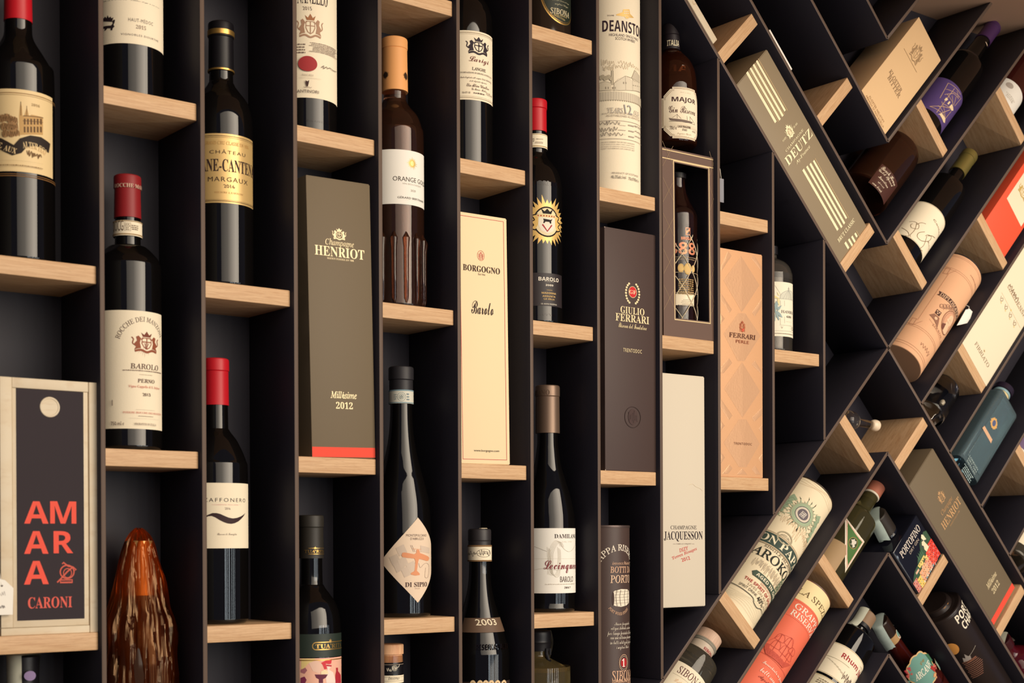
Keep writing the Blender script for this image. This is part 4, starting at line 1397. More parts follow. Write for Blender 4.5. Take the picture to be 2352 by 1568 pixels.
k.ell((_b[0] - .3, _b[1] + 2, _b[0] + 3.2, _b[3] - 4), '4c3b36')
k.arc(_c[0], 212.8, 23, -56, 50, 4.3, 'PORT WOOD FINISH', 'R', CO, True)
for i, b in enumerate([(-11.5,173.7,20.4,180.2),(-16.8,167.3,24.7,174.2),(-22.3,159.7,32.1,167.3),(-17.7,153.5,32.1,161.1),(-18.2,146.5,28.6,154),(-8.6,140.2,17.7,146.8)]):
    k.text(b, ('Nasce pregiata', 'vitigni Nebbiolo, usiamo', 'per lungo periodo di tempo', 'con una ulteriore permanenza', 'in botti utilizzate per far', 'i migliori Porto')[i], 'W', 'd8ccba')
_b = (-3.9,110.1,14.4,133.7)
k.ell(_b, 'e0b494', .7).ell((_b[0] + 1.6, _b[1] + 2.4, _b[2] - 1.6, _b[3] - 2.4), 'd8c0a8', .5).ell((_b[0] + 2.8, _b[1] + 5, _b[2] - 2.8, _b[3] - 5), 'b22c30').text((1.3,116.2,7.3,127.9), '1', 'B', 'f6ece0')
k.text((-15.4,96.6,30.7,111.1), 'SIBONA', 'R', CO).text((-11.9,94.5,27,100.6), 'Antica Distilleria', 'W', CO).text((-15.2,90.1,30.2,96.4), "PIOBESI D'ALBA", 'S', CO)
k.done()

# ---- ninth column
T = thing('gift_box', 'brown windowed gift carton with copper edging, standing under the square-labelled gin bottle', 'box', 909.2,8.4,560.1,0, -.5)
_w = 111.4
_h = 273.6
WB = mat('6a5348', 0.42, spec=0.45)
_o = (-30.6, 27.9, 38.6, 254.7)
_dd = 84
box(T, 'front_stile', -_w / 2, _o[0], 0, 1.2, 0, _h, WB)
box(T, 'front_stile', _o[2], _w / 2, 0, 1.2, 0, _h, WB)
box(T, 'front_rail', _o[0], _o[2], 0, 1.2, 0, _o[1], WB)
box(T, 'front_rail', _o[0], _o[2], 0, 1.2, _o[3], _h, WB)
box(T, 'side_wall', -_w / 2, -_w / 2 + 1.2, 1.3, _dd, 0, _h, WB)
box(T, 'side_wall', _w / 2 - 1.2, _w / 2, 1.3, _dd, 0, _h, WB)
box(T, 'back_wall', -_w / 2 + 1.3, _w / 2 - 1.3, _dd - 1.2, _dd, 0, _h, mat('241c1c', .5))
box(T, 'base', -_w / 2 + 1.3, _w / 2 - 1.3, 1.3, _dd - 1.3, 0, 1.2, mat('241c1c', .5))
box(T, 'top_panel', -_w / 2 + 1.3, _w / 2 - 1.3, 1.3, _dd - 1.3, _h - 1.2, _h, WB)
k = Ink(T, None, .1, 'copper_edging')
CP = mat('e8cf9e', .4, metal=.4)
k.frame((_o[0] - 3, _o[1] - 3, _o[2] + 3, _o[3] + 3), 1.5, CP)
for z in (270.5, 258.2):
    k.rect((-_w / 2 + .3, z - .7, _w / 2 - .3, z + .7), CP)
_hm = _o[3] - _o[1]
for s, xa, xb in ((-1, -_w / 2 + .5, _o[0] - 3), (1, _o[2] + 3, _w / 2 - .5)):
    for j in range(5):
        z = _o[1] + 10 + j * 52
        k.line([(xa, z), (xb, z + 32)], .35, 'b09674').line([(xa, z + 36), (xb, z + 4)], .35, 'b09674')
k.done()
box(T, 'window_film', _o[0] - 2, _o[2] + 2, 1.3, 1.5, _o[1] - 2, _o[3] + 2, mat('ffffff', 0.03, spec=.5, trans=1.0, ior=1.02))

T = thing('spirit_bottle', 'dark rum bottle in a string net behind the window of the brown carton', 'bottle', 919.3,48,562.5,0)
bottle(T, 30, [(8, 29), (60, 30), (146.9, 30.5), (177.7, 31), (190.1, 29.5), (199.4, 24), (214.9, 17), (228, 13.5), (248.2, 13)], mat('1c0c08', 0.04, spec=.6), [('stopper', 241.5, 248.7, 1.5, BLK)])
k = Ink(T, 30.5, .3)
CP2 = mat('d98a66', .4, metal=.3)
k.frame((-10.1,152.3,-2.3,163.2), .8, CP2).poly([(-9.4,153.6),(-9.4,157.3),(-3.2,162.3),(-3.2,158.9)], CP2).text((-17,145,2.2,149.3), 'BRUGAL', 'SB', CP2).text((-21,123.5,8.1,141.5), '88', 'SB', CP2, pre='18')
k.text((-19.6,115.4,7.5,117.5), 'LENTE AÑEJO', 'S', 'c8b08c', pre='EXCE').rect((-40,129.2,40,129.7), 'c8b08c').rect((-40,119.1,40,119.6), 'c8b08c')
for b in [(-22.3,96.5,-12.6,109.6),(-12.8,93.5,-0.2,110.9),(-0.2,97.9,7.4,108.6)]:
    k.ell(b, 'd9b676').ell((b[0] + .8, b[1] + 1.2, b[2] - .8, b[3] - 1.2), 'a8843e', .4)
k.micro((-21.8,63.7,4.9,88), 8, 'b29260', 3, .6, .05).rect((-40,96.5,40,97), 'c8b08c').rect((-40,66.6,40,67.1), 'c8b08c')
k.done()
L = paper(T, 30, (-40,48.4,6.6,65.6), PAPER)
k = Ink(L, 30, .3)
k.micro((-17.3,46.3,4.8,57.8), 5, '9a8c78', 6, .35, .2).ell((-22.8,43.6,-19.1,48.6), '8a7c68', .4)
k.done()
for sg in (-1, 1):
    for j in range(6):
        P_ = []
        for i in range(25):
            u = i / 24
            hh = 6 + u * 205
            rr = 31.3 if hh < 150 else 31.3 - (hh - 150) * .28
            a = radians(j * 60 + sg * u * 260)
            P_.append((rr * sin(a), -rr * cos(a), hh))
        tube(T, 'net_string', P_, .55, mat('e2d2b2', .8), 5)

T = thing('price_tag', 'grey card tag hung by a thread from the right edge of the windowed carton', 'tag', 971.4,6,769.2,0)
_th = 35.5
box(T, 'card', -4, 5, -1, .5, 0, _th, mat('8a8a92', .7), .4)
tube(T, 'thread', [(0, -.5, _th - 3), (-3, -1, _th + 12), (-6, 1, _th + 24), (-4.9, 2, 64.3)], .5, mat('d8cfc0', .8))

T = thing('spirit_bottle', 'amber gin bottle with a notched cream label, standing on top of the windowed carton', 'bottle', 916.7,55.2,560.1,0)
_z0 = 292.1
T.location.z += _z0 * MM
AMB2 = mat('a0522c', 0.02, spec=.7, trans=.95, ior=1.45)
lathe(T, 'gin', [(5, 32), (8, 35), (86, 35), (100, 30)], mat('1e0905', .1, trans=.5), 40)
bottle(T, 38, [(8, 38), (50, 38), (378.7 - _z0, 38), (403.1 - _z0, 35.5), (419.1 - _z0, 29), (429.8 - _z0, 20), (436.4 - _z0, 12.5), (439.8 - _z0, 10.5), (473.6 - _z0, 10)], AMB2)
capsule(T, 437.8 - _z0, 475.3 - _z0, 12.8, 12.8, mat('2a2226', .5), 17)
k = Ink(T, 13, .2, 'capsule_print')
_v = (-16.7,441.3,-6.7,449.8)
k.text((_v[0], _v[1] - _z0, _v[2], _v[3] - _z0), 'ITA', 'SB', 'f0e2c0', post='LIA')
k.done()


def sh(b):
    return (b[0], b[1] - _z0, b[2], b[3] - _z0)


_b = sh((-44.4,296.3,29.5,372))


def notch(b, c, r):
    x0, y0, x1, y1 = b
    return [(x0 + c, y0), (x1 - c, y0), (x1 - c, y0 + r), (x1 - c + r, y0 + r), (x1 - r, y0 + c - r), (x1 - r, y0 + c), (x1, y0 + c), (x1, y1 - c), (x1 - r, y1 - c), (x1 - r, y1 - c + r), (x1 - c + r, y1 - r), (x1 - c, y1 - r), (x1 - c, y1),
            (x0 + c, y1), (x0 + c, y1 - r), (x0 + c - r, y1 - r), (x0 + r, y1 - c + r), (x0 + r, y1 - c), (x0, y1 - c), (x0, y0 + c), (x0 + r, y0 + c), (x0 + r, y0 + c - r), (x0 + c - r, y0 + r), (x0 + c, y0 + r)]


L = paper(T, 38, _b, PAPER, shape=notch(_b, 16, 3))
k = Ink(L, 38)
for d in (1.2, 2.6):
    k.line(notch((_b[0] + d, _b[1] + d, _b[2] - d, _b[3] - d), 16, 3), .5, '9a7a5c', True)
k.text(sh((-29.2,348.7,13.7,357.4)), 'MAJOR', 'SB', '4a3030').text(sh((-33.4,333.8,13.6,344.1)), 'Gin Riserva', 'W', '5a3c38').text(sh((-16.9,363.4,2.3,365)), 'Made in Italy', 'W', 'cbbba4')
k.poly([(x, y - _z0) for x, y in [(-33.4,326.5),(-27.6,325.2),(-7.5,323.9),(7.1,323),(4.2,321),(-7.5,320.1),(-29.3,322.2),(-31.7,323)]], '7a6a60')
for p in [[(-21.3,332.1),(-21,325.6)],[(-28.4,326.3),(-21.3,331.4),(-15.2,325.5)],[(-5.4,330.2),(-5,324.2)],[(0.1,330.6),(0.6,323.4)],[(0.6,329.6),(12.6,321.1)],[(-32.7,321.3),(12.6,320.4)]]:
    k.line([(x, y - _z0) for x, y in p], .4, '7a6a60')
k.text(sh((-31.9,309,-22.1,314.4)), '70cl e', 'S', '6a5a52').text(sh((-20.3,312.2,1.8,315.6)), 'LAGO MAGGIORE', 'B', '5a4640').text(sh((-13.4,307.8,-5,310.9)), 'ITALY', 'B', '5a4640').text(sh((-20.7,301.2,3.6,304.9)), 'Organic Spirits', 'W', 'cbbba4').text(sh((4.7,307.9,14.2,310.4)), '43%', 'S', '8a7a70')
k.done()
k = Ink(T, 34.5, .4, 'embossing')
_v = (-40,395.9,1,406.2)
k.text(sh(_v), 'MA', 'SB', AMB2, post='JOR')
k.done()

T = thing('gift_box', 'narrow white gift carton with condensed black title and tilted red stamp, ninth column', 'box', 893.4,8.4,164.7,0, -.15)
_w, _h = 88.2, 341.2
C = gift_box(T, _w, 82, _h, mat('d8cdb9', 0.65, spec=.25, bump=.15, bscale=800))
k = Ink(C, None, .1, 'print')
k.text((-27.1,114,26.4,119.7), 'CHAMPAGNE', 'R', '3a3030').text((-40.6,96.2,39,111.2), 'JACQUESSON', 'B', '2e2428').text((-15.6,91.3,15.2,93.7), 'FAMILLE CHIQUET', 'R', '8a7a70').rect((-22.4,92.4,-16.7,92.9), '8a7a70').rect((15.9,92.3,21.5,92.8), '8a7a70')
RS = 'cc4a46'
k.slant((-8.9,80.2), (9,84), 5.6, 'DIZY', 'R', RS).slant((-23.9,68.1), (27,82.4), 5.8, 'Terres Rouges', 'R', RS).slant((-4.9,66), (13.1,69.7), 5.6, '2012', 'R', RS)
k.line(catmull([(11.5,179.8),(19.1,180.9),(24.3,177.6),(34.7,174.4),(38.6,171)], 4), .7, 'd8c8ae')
k.done()

# ---- tenth column
T = thing('gift_box', 'rose-gold gift carton embossed with a lattice of shiny diamonds, tenth column', 'box', 1017,8.4,358.1,0)
_w, _h = 94.3, 343.9
RGM = mat('e0ac80', 0.5, spec=.4, metal=.1, bump=.6, bscale=1500)
RGS = mat('eebb90', 0.32, metal=.4, bump=.35, bscale=260)
C = gift_box(T, _w, 84, _h, RGM)
k = Ink(C, None, .05, 'foil_diamonds')
k.done()
_pt = []


def facet(pts, depth=1.0):
    """shiny diamond sunk into the lattice with a low pyramid in it."""
    bm = bmesh.new()
    cx = sum(p[0] for p in pts) / len(pts)
    cz = sum(p[1] for p in pts) / len(pts)
    out = [bm.verts.new((x * MM, -.15 * MM, z * MM)) for x, z in pts]
    inn = [bm.verts.new(((cx + (x - cx) * .92) * MM, .0 * MM - .25 * MM, (cz + (z - cz) * .92) * MM)) for x, z in pts]
    c = bm.verts.new((cx * MM, -depth * MM, cz * MM))
    n = len(pts)
    for i in range(n):
        bm.faces.new((out[i], out[(i + 1) % n], inn[(i + 1) % n], inn[i]))
        bm.faces.new((inn[i], inn[(i + 1) % n], c))
    bmesh.ops.recalc_face_normals(bm, faces=bm.faces)
    link_mesh('foil_diamond', bm, RGS, T)


for p in [[(-0.1,336.5),(40.8,296.7),(1.2,251.4),(-38.6,295.4)],[(-6.1,249.4),(8.8,250.3),(42.5,218.9),(6.8,177.6),(-8.1,176.5),(-38.9,215.4)],[(1.7,175.4),(41.3,133.5),(2,91.3),(-38.2,132.9)],[(-5.7,87.9),(10.5,88.7),(40.2,52.7),(10.2,16),(-6,15.5),(-39.3,51.6)]]:
    facet(p)
for p in [[(-44.3,315.1),(-28.7,340.6),(-20.9,334.7),(-44.4,307.2)],[(21.5,336.3),(28.2,341.2),(45.7,325.3),(45.7,318.4)],[(-45.1,276.7),(-20.6,253.2),(-25.8,247.5),(-45.2,265.5)],[(46.2,276.9),(46.1,265.4),(29.8,247.3),(23.8,252.9)],[(-45.3,245.2),(-36.2,238.2),(-45.3,229)],[(46,244.6),(46,234.2),(39.2,238.9)],[(-45,164.3),(-27.7,179.5),(-20.3,172.8),(-39.2,155.7),(-45,155.3)],[(22.1,173.7),(29.5,180.2),(45,164.9),(45,159.6)],[(-46.2,118.1),(-20.3,93.2),(-27.6,85.8),(-46.2,104.4)],[(46.1,109.4),(46,97.9),(28.3,86),(22.4,92.3)],[(-46.3,85.6),(-37,76.8),(-46.4,67.9)],[(46,82.5),(45.9,69.6),(37.3,75.7)],[(-46.5,38.1),(-36.5,29.2),(-46.6,18.8)],[(45.8,37.5),(45.7,22.1),(37.1,29.1)],[(-42.7,4.4),(-27.1,18.7),(-20.6,13.1),(-30.1,4.7)],[(-11.9,4.2),(0.6,13.7),(12,4.8)],[(21.3,13.2),(29.6,19.1),(41.9,5.6),(31.7,5.4)]]:
    facet(p, .5)
k = Ink(C, None, 1.5, 'print')
_v = (-27.6,211.3,30.4,218.6)
k.text(_v, 'FERRARI', 'R', '6a4636').text((-12.9,203.8,15.6,208.4), 'PERLE', 'S', '9a5a40').text((-18.3,49.4,21.5,53), 'TRENTODOC', 'S~1.3', '7a5240')
k.crest((-5.5,220.6,7.6,238.8), 'b86a48', 3, 'a85a3c').rect((-0.3,222,3.7,226.3), 'd8604a')
k.done()

# ---- eleventh column
T = thing('spirit_bottle', 'clear gin bottle with a pale label showing a glass dome and blue leaves', 'bottle', 1137.4,60,558.9,0)
CLR = mat('cfc4b4', 0.02, spec=.6, trans=.95, ior=1.42)
lathe(T, 'gin', [(5, 31), (8, 34), (118, 34)], mat('241c18', .1, trans=.5), 40)
bottle(T, 37, [(8, 36.5), (40, 37), (118.3, 37), (126.8, 36.5), (137.3, 33), (145.1, 27), (149.9, 19), (153.2, 13), (159.1, 12), (163.4, 12)], CLR, [('stopper', 159.1, 171.9, 2, BLK)])
L = paper(T, 37, (-72,24.9,26.4,110.6), mat('f3ead2', .7))
k = Ink(L, 37)
GY = '9a9c96'
k.poly([(-14.3,83.4),(-12.9,88.2),(-9.5,93.1),(-4.2,96.4),(3.6,98.5),(12.7,97.9),(20.7,96.2),(20.5,83.7),(-1.4,83)], 'd8d6c4').line(catmull([(-14.3,83.4),(-12.5,89.3),(-8.2,94),(3.6,98.5),(13.6,97.8),(20.7,96.2)], 4), .5, GY)
for x in (0, 1, 2, 3, 4):
    k.line([(3.6,98.4),(3.5,84.3)] if x == 2 else [(a + (x - 2) * 6 * t_, b) for (a, b), t_ in zip(catmull([(3.6,98.4),(3.5,92.7),(3.5,84.3)], 4), [i / 8 for i in range(9)])], .35, GY)
k.line([(4.3,98.9),(4.3,103.9)], .6, GY).ell((2.5,99.8,6.2,101.5), GY, .4)
for p in [[(-22,104.7),(-14.3,93.4),(-12.5,89.3)],[(-22.9,83.8),(20.5,85)],[(-13.4,81.4),(-13,72.5)],[(-5.4,81.4),(-5.1,73)],[(-13.5,53.6),(-13,43.1)],[(-5.5,56.1),(-5.2,45.6)],[(-14.4,42.5),(18.8,42.9)],[(-23,33.4),(19.7,34.1)]]:
    k.line(p, .35, 'b0aca0')
k.poly([(-22.9,89),(-14.3,84),(-22.9,84.8)], 'eedb9a').poly([(-18.8,94.3),(-15.4,91.3),(-13.7,88.2),(-17.1,89.1)], 'f2e6b8').poly([(-18.3,83.8),(-14.3,82.9),(-14.9,72.4),(-17.7,76.5)], 'efe0a8')
LF = '9cb0b0'
for p in [[(-22.9,74.3),(-19.9,80.4),(-17.1,76.5),(-18,69.1),(-22.1,61.7)],[(-18.3,70.2),(-10.8,73.6),(-14.4,67.2),(-18.3,63.9)],[(-18.3,64.9),(-12.6,59.9),(-9.4,54.3),(-15,55.6),(-18.9,61.8)],[(-22.9,65.9),(-18.3,63.9),(-15,51.4),(-16.1,49.3),(-20,55.5)],[(-23.4,61.7),(-21.1,55.5),(-22.1,48.1),(-23.4,48.1)]]:
    k.poly(p, LF)
k.text((-11.8,61.7,16.8,66.3), 'HANBU', 'R', '8a857c', post='RY').text((-1.2,54.9,10.8,58.1), 'GIN', 'SB', '7a756c').text((-2.7,48.4,13.5,49), 'SMALL BATCH', 'S', 'b0a89c').micro((-30,28.4,17.7,30.3), 1, 'a09888', 3, .7, 0).line([(-12.1,40.4),(-10.3,37.3),(-8.9,40.3)], .5, '8a857c').ell((12.3,36.6,18.7,40.8), '55504a', .6)
k.done()

# ================================================================== slanted cells
# ---- cells leaning to the left (between the panels that fall to the right)
T = thing('wooden_case', 'flat pale wooden case seen edge-on along the top slanted panel', 'case', 959.3,7.2,1005.5,-45)
_w = 7.1
box(T, 'case_body', -3, 9.5, 0, 88, 0, 240, PINE, 1.2)
k = Ink(T, None, .1, 'branding')
k.line(catmull([(3.6,69.7),(3.1,64),(6.8,63.7),(7.5,60.9)], 4), .5, 'c09a6a')
k.done()

T = thing('gift_box', 'olive gift carton with gold stripes and serif title leaning on the long slanted panel', 'box', 1283.4,8.4,744.2,-45)
_w, _h = 97.4, 342
OLV2 = mat('928269', 0.5, spec=.35, bump=.12, bscale=700)
C = gift_box(T, _w, 82, _h, OLV2)
k = Ink(C, None, .1, 'print')
GS = mat('fbf0c6', .4)
for grp, top, bot in ((0, 342.7, 244.7), (1, 161, 35.5), (2, 16.4, -2)):
    for j, (u, w) in enumerate(((-17, 5.2), (-11.2, 1.6), (-6.2, 4.6), (-1.6, 1.6), (3.4, 4.8), (8, 1.6), (13.4, 4.4), (18.5, 1.8))):
        q = 7 * abs(sin(j * 1.7)) if grp else 0
        if grp and j in (1, 3, 5):
            continue
        x0 = 2.7 + u
        k.rect((x0 - w / 2, max(bot + 6 * abs(cos(j * 2.1)), .5), x0 + w / 2, top - q), GS if w > 2 else mat('c8ae84', .4, metal=.3))
_q = (1.6,223.1)
k.crest((_q[0] - 10, _q[1] - 11, _q[0] + 10, _q[1] + 12), GS, 8).ell((_q[0] - 8, _q[1] - 10, _q[0] + 8, _q[1] + 7), GS)
k.crest((_q[0] - 6, _q[1] - 8, _q[0] + 6, _q[1] + 6), 'b09c7c', 6)
k.slant((-22.7,219.3), (-11.6,219.2), 3, 'FONDE', 'S', GS).slant((13.9,219.4), (25.4,219.5), 3, 'EN 1838', 'S', GS)
k.text((-28.1,203.8,29.9,207.4), 'CHAMPAGNE', 'R', GS)
_a, _b2 = (-39.5,185.2), (43.4,186.3)
k.text((_a[0], _a[1], _b2[0], _a[1] + 14.1), 'DEUTZ', 'B', GS)
_a, _b2 = (-21.6,174.4), (24.4,173.4)
k.slant(_a, (_b2[0], _a[1]), 6.5, 'Ay-France', 'R', GS)
_a, _b2 = (-27,25.3), (30.2,24.9)
k.slant(_a, (_b2[0], _a[1]), 6.5, 'BRUT CLASSIC', 'B', GS)
k.done()

T = thing('white_card', 'edge of a thin white card lying against the second slanted panel near the top', 'card', 1126.9,2.4,997.5,-45)
box(T, 'card_body', -2, 1.6, 0, 60, 0, 72.1, WHITE, .3)
box(T, 'red_mark', 1.62, 1.75, .5, 6, 29.3, 35, mat('e06a50', .6))

# ---- cells leaning to the right, from the top
TANC = mat('e8c394', 0.65, spec=.25, bump=.1, bscale=700)
T = thing('gift_box', 'large tan carton with a faint grey crest wedged in the uppermost slanted angle', 'box', 1332.3,6,967.4,45)
_w, _h = 87, 219.7
C = gift_box(T, _w, 84, _h, TANC)
k = Ink(C, None, .1, 'print')
TK = 'a98a66'
_b = (-22.5,159.5,8.5,179.3)
_c = (-3,171.1)
k.crest((_c[0] - 15, _c[1] - 22, _c[0] + 15, _c[1] + 20), TK, 4)
k.line([(_c[0] - 26, _c[1] - 26), (_c[0] + 22, _c[1] - 25)], .8, TK)
for (sx, sy), (ex, ey), s in (((-24.4,84.8), (17.9,90.6), 'KLOSTER'), ((-19.9,74.5), (21.7,80.2), 'BITTER')):
    k.text((sx, min(sy, ey) - 2, ex, min(sy, ey) + 7), s, 'R', '94785a')
for (sx, sy), (ex, ey), s in (((-25,10.7), (27.3,11.9), 'KLOSTER NEUSTIFT'), ((-31.4,4.3), (32.4,4.9), 'ABBAZIA DI NOVACELLA')):
    k.text((sx, min(sy, ey) - 1, ex, min(sy, ey) + 3.2), s, 'S', 'b8966c')
k.done()

T = thing('spirit_bottle', 'squat amber rum bottle with white hand lettering in the second slanted angle', 'bottle', 261.7,60,-261.7,45)
_hb = 1567.5
T.location.x += _hb * MM * sin(pi / 4)
T.location.z += _hb * MM * cos(pi / 4)
_h1 = 1684.8 - _hb
RUM = mat('b87450', 0.02, spec=.7, trans=.96, ior=1.45)
lathe(T, 'rum', [(5, 39), (8, 42.5), (_h1 - 12, 42.5), (_h1, 36)], mat('2c0f07', .1, trans=.6), 48)
_hn = 1712.1 - _hb
_ht = 1720.9 - _hb
bottle(T, 46, [(8, 46), (30, 46), (_h1, 45.5), (_h1 + 12, 40), (_hn - 10, 27), (_hn - 4, 15), (_ht - 12, 14), (_ht - 9, 14)], RUM)
lathe(T, 'stopper', [(_ht - 10, 14), (_ht - 9, 16), (_ht - 1, 16), (_ht, 14.5)], mat('c08a68', .3, metal=.3))
lathe(T, 'neck_ring', [(_hn - 3, 15), (_hn - 1, 18.5), (_hn + 3, 18.5), (_hn + 5, 15)], RUM)
_pp = [(x, y - _hb) for x, y in [(-28.3,1606.8),(16,1644.5),(45.4,1647.7),(45.3,1605.8),(14.8,1555.4)]]
k = Ink(T, 46, .3, 'hand_lettering')
k.poly([(_pp[0][0] - 2, _pp[0][1]), (_pp[0][0] + 48, _pp[0][1]), (_pp[0][0] + 48, _pp[0][1] - 52), (_pp[0][0] - 2, _pp[0][1] - 52)], mat('4a2a22', .4))
_x0, _y0 = _pp[0][0], _pp[0][1]
for i, (s, dx, w, h) in enumerate((('Beach House', 1, 40, 8.5), ('Gold Spiced', 0, 38, 8), ('Mauritian', 6, 25, 6), ('spirit', 10, 16, 4), ('rum drink', 4, 22, 5))):
    k.text((_x0 + dx, _y0 - 11 - i * 9.5, _x0 + dx + w, _y0 - 11 - i * 9.5 + h), s, 'W', 'e2d2b8')
k.done()

T = thing('wine_bottle', 'purple-capped bottle with a purple label of crossing gold beams, upper right', 'bottle', 1508.3,60,968.8,45)
PURP = mat('5c4880', 0.5, spec=.35)
bottle(T, 37.5, [(8, 37.5), (60, 37.5), (197.7, 37.5), (219.8, 34), (230.1, 27), (229.9, 19), (267.3, 15), (296.4, 14), (348.3, 13.6)], GLASS)
capsule(T, 299, 348.3, 15.2, 14.8, mat('4a2a58', .45))
k = Ink(T, 15.2, .2, 'capsule_mark')
k.ell((-4.1,285,5.7,286.9), 'e8cdb0')
k.done()
_lb, _lt = 38.1, 126.5
L = paper(T, 37.5, (-62, _lb, 38.7, _lt), PURP)
k = Ink(L, 37.5)
BM = mat('c8a488', .5)
for a, b in [((-26.4,117.8),(-22.4,75.5)),((-26.4,117.8),(5.2,122)),((-23.3,102.1),(8.6,117.8)),((-11.7,116.6),(-12.2,43.1)),((-19.7,88.9),(-7.7,106.5)),((-7.7,106.5),(7,112.4)),((-5.1,117.7),(6.8,110.5)),((11.6,120.8),(10.1,94)),((-7.8,100.3),(5.3,88.4)),((-0.2,107.8),(7.2,91.3)),((-28.4,44.7),(9.4,83.9)),((-28.4,44.7),(-2.8,52.6)),((-16.7,71),(12.9,51.5)),((-17.4,58),(10,54.6)),((6.1,77.5),(-7.9,42.6)),((-13.8,68.2),(4,79)),((9.2,55),(10.4,79.3)),((-16.2,92.8),(4.9,90.8))]:
    k.line([a, b], 1.1, BM)
for p in [[(-14.7,77.8),(-14.4,85.7),(-9.4,86),(-10.7,79.7)],[(-6.4,77.7),(-5.8,86.2),(-2.8,86.6),(-3,78.6)],[(0.3,78.1),(1.5,87.4),(7.2,88.2),(14.2,86.5),(9.6,79.7)],[(-6.6,45),(-4.6,51.6),(9.2,55),(15.7,51),(10.4,46.2)]]:
    k.poly(p, 'f2d8ae')
k.done()

T = thing('wine_bottle', 'olive-capped bottle with a cream label of looping brown monograms, right of the angle', 'bottle', 1448.2,60,733.6,45)
bottle(T, 37.5, [(8, 37.5), (60, 37.5), (209.1, 37.5), (223.7, 30), (219.2, 22), (240.8, 15.5), (265.8, 14), (328, 13.6)], GLASS)
capsule(T, 270.9, 328.7, 15.4, 15, mat('8a7c44', .35, metal=.5), 16)
_lb, _lt = 44.2, 137.5
L = paper(T, 37.5, (-66, _lb, 36.2, _lt), PAPER)
k = Ink(L, 37.5)
k.frame((-64, _lb + 1, 34.2, _lt - 1), .6, 'a08a66')
BRN = '7c6242'
for pts in [[(-43.4,79.7),(-34.8,83.2),(-26,80.8),(-23.5,71.7),(-33,67.3),(-37.6,73.3),(-35.7,77)],[(-30.9,82.8),(-26.7,66.2),(-28.1,51.1),(-25.4,47.7)],[(-49,61.8),(-34.7,55.1),(-29.2,47.5),(-35,43.8)],[(-17.1,92),(-25.2,87.1),(-28.9,78.6)],[(-10.4,76.9),(-18.1,65.7),(-16.2,56.4),(-5.3,57.9),(7.3,74),(6.7,84.5),(-2.3,78.4),(-5.3,71.9)],[(-2.8,74.9),(2.9,57.1),(0.7,43.2),(8.2,47.4)],[(17,95.2),(6.3,86.8),(-1.2,77.1)]]:
    k.line(catmull(pts, 5), .9, BRN)
_a, _b2 = (-10.6,103.5), (34.8,110.4)
k.text((_a[0], _b2[1], _b2[0], _b2[1] + 4), 'Contessa', 'S', BRN)
_a, _b2 = (6.2,58.6), (34.7,69.8)
k.text((_a[0], _b2[1], _b2[0], _b2[1] + 3), 'Rosso', 'S', BRN)
k.done()

T = thing('wine_bottle', 'bottle with a plain white rounded label, cut by the right edge near the top', 'bottle', 1732.4,60,1042.6,45)
bottle(T, 37.5, [(8, 37.5), (60, 37.5), (170, 37.5), (183, 34), (197, 26), (215, 16), (240, 14), (300, 13.6)], mat('3a1410', .04, spec=.6))
capsule(T, 245, 302, 15.2, 14.8, RED)
L = paper(T, 37.5, (-62, 8, 50, 74.1), WHITE)
k = Ink(L, 37.5)
k.ell((-30.3,52.9,-14.6,66.9), 'b8aca0').micro((-21.7,31,6.4,43), 3, 'd0c8ba', 4)
k.done()

T = thing('gift_box', 'bright red-orange carton with a cream panel and gold crest, at the right edge', 'box', 1683.2,14.4,799.1,45)
_w = 83.5
C = gift_box(T, _w, 76, 330, mat('ee5a3c', .5, spec=.35), side=mat('b81f22', .5))
k = Ink(C, None, .1, 'print')
_a, _b2 = (-29.3,91.5), (34.9,90.1)
k.rect((_a[0], _a[1], _b2[0], _a[1] + 190), 'f0e2c4')
k.crest((-22.5,130.9,12.1,154.9), 'c8a860', 2)
k.done()

T = thing('gift_tube', 'salmon cardboard tube with a portrait medallion, resting on the long slanted panel', 'tube', 446.4,56.4,-446.4,45)
_hb = 1434.3
_dx = 2.0
T.location.x += _hb * MM * sin(pi / 4)
T.location.z += _hb * MM * cos(pi / 4)
_h = 1684.9 - _hb
SAL = mat('e9b48c', .6, spec=.3, bump=.08, bscale=500)
lathe(T, 'tube_wall', [(0, 43), (.6, 44), (_h - 1, 44)], SAL, 72)
lathe(T, 'lid_rim', [(_h - 1.2, 44.1), (_h - .8, 44.5), (_h + 1.5, 44.5), (_h + 2, 43.6), (_h + 1, 41)], mat('2e2622', .4), 72)
k = Ink(T, 44, .12)
BRK = '8a5c48'


def V7(b):
    return (b[0], b[1] - _hb, b[2], b[3] - _hb)


_hs = [y - _hb for y in (1692.4, 1681.6, 1628.4, 1622.5, 1474.1, 1468.7, 1437.9, 1438.3)]
for h in (_h - 5, _h - 8, _h - 38, _h - 42, 54, 58, 10, 15):
    k.rect((-68, h - .25, 68, h + .25), 'b07c60')
_ps = [(x, y - _hb) for x, y in [(-36.3,1584.4),(28.3,1588.2),(-32.3,1491.1),(-18.8,1504.2),(-27.7,1507.7),(11.4,1546.6),(-2,1432.1),(-34.3,1563.7)]]
_x0 = _ps[0][0]
_y0 = _ps[0][1]
k.poly([(_x0 - 3, _y0 - 9), (_x0, _y0 - 5), (_x0 - 3, _y0 + 1), (_x0 + 64, _y0 + 1), (_x0 + 64, _y0 - 9)], '5a3e36').text((_x0 + 1.5, _y0 - 8, _x0 + 38, _y0), 'DIPLOM', 'R', 'efc6a0', post='ATICO')
_cx, _cy = _ps[5][0] - 2, _ps[5][1] + 2
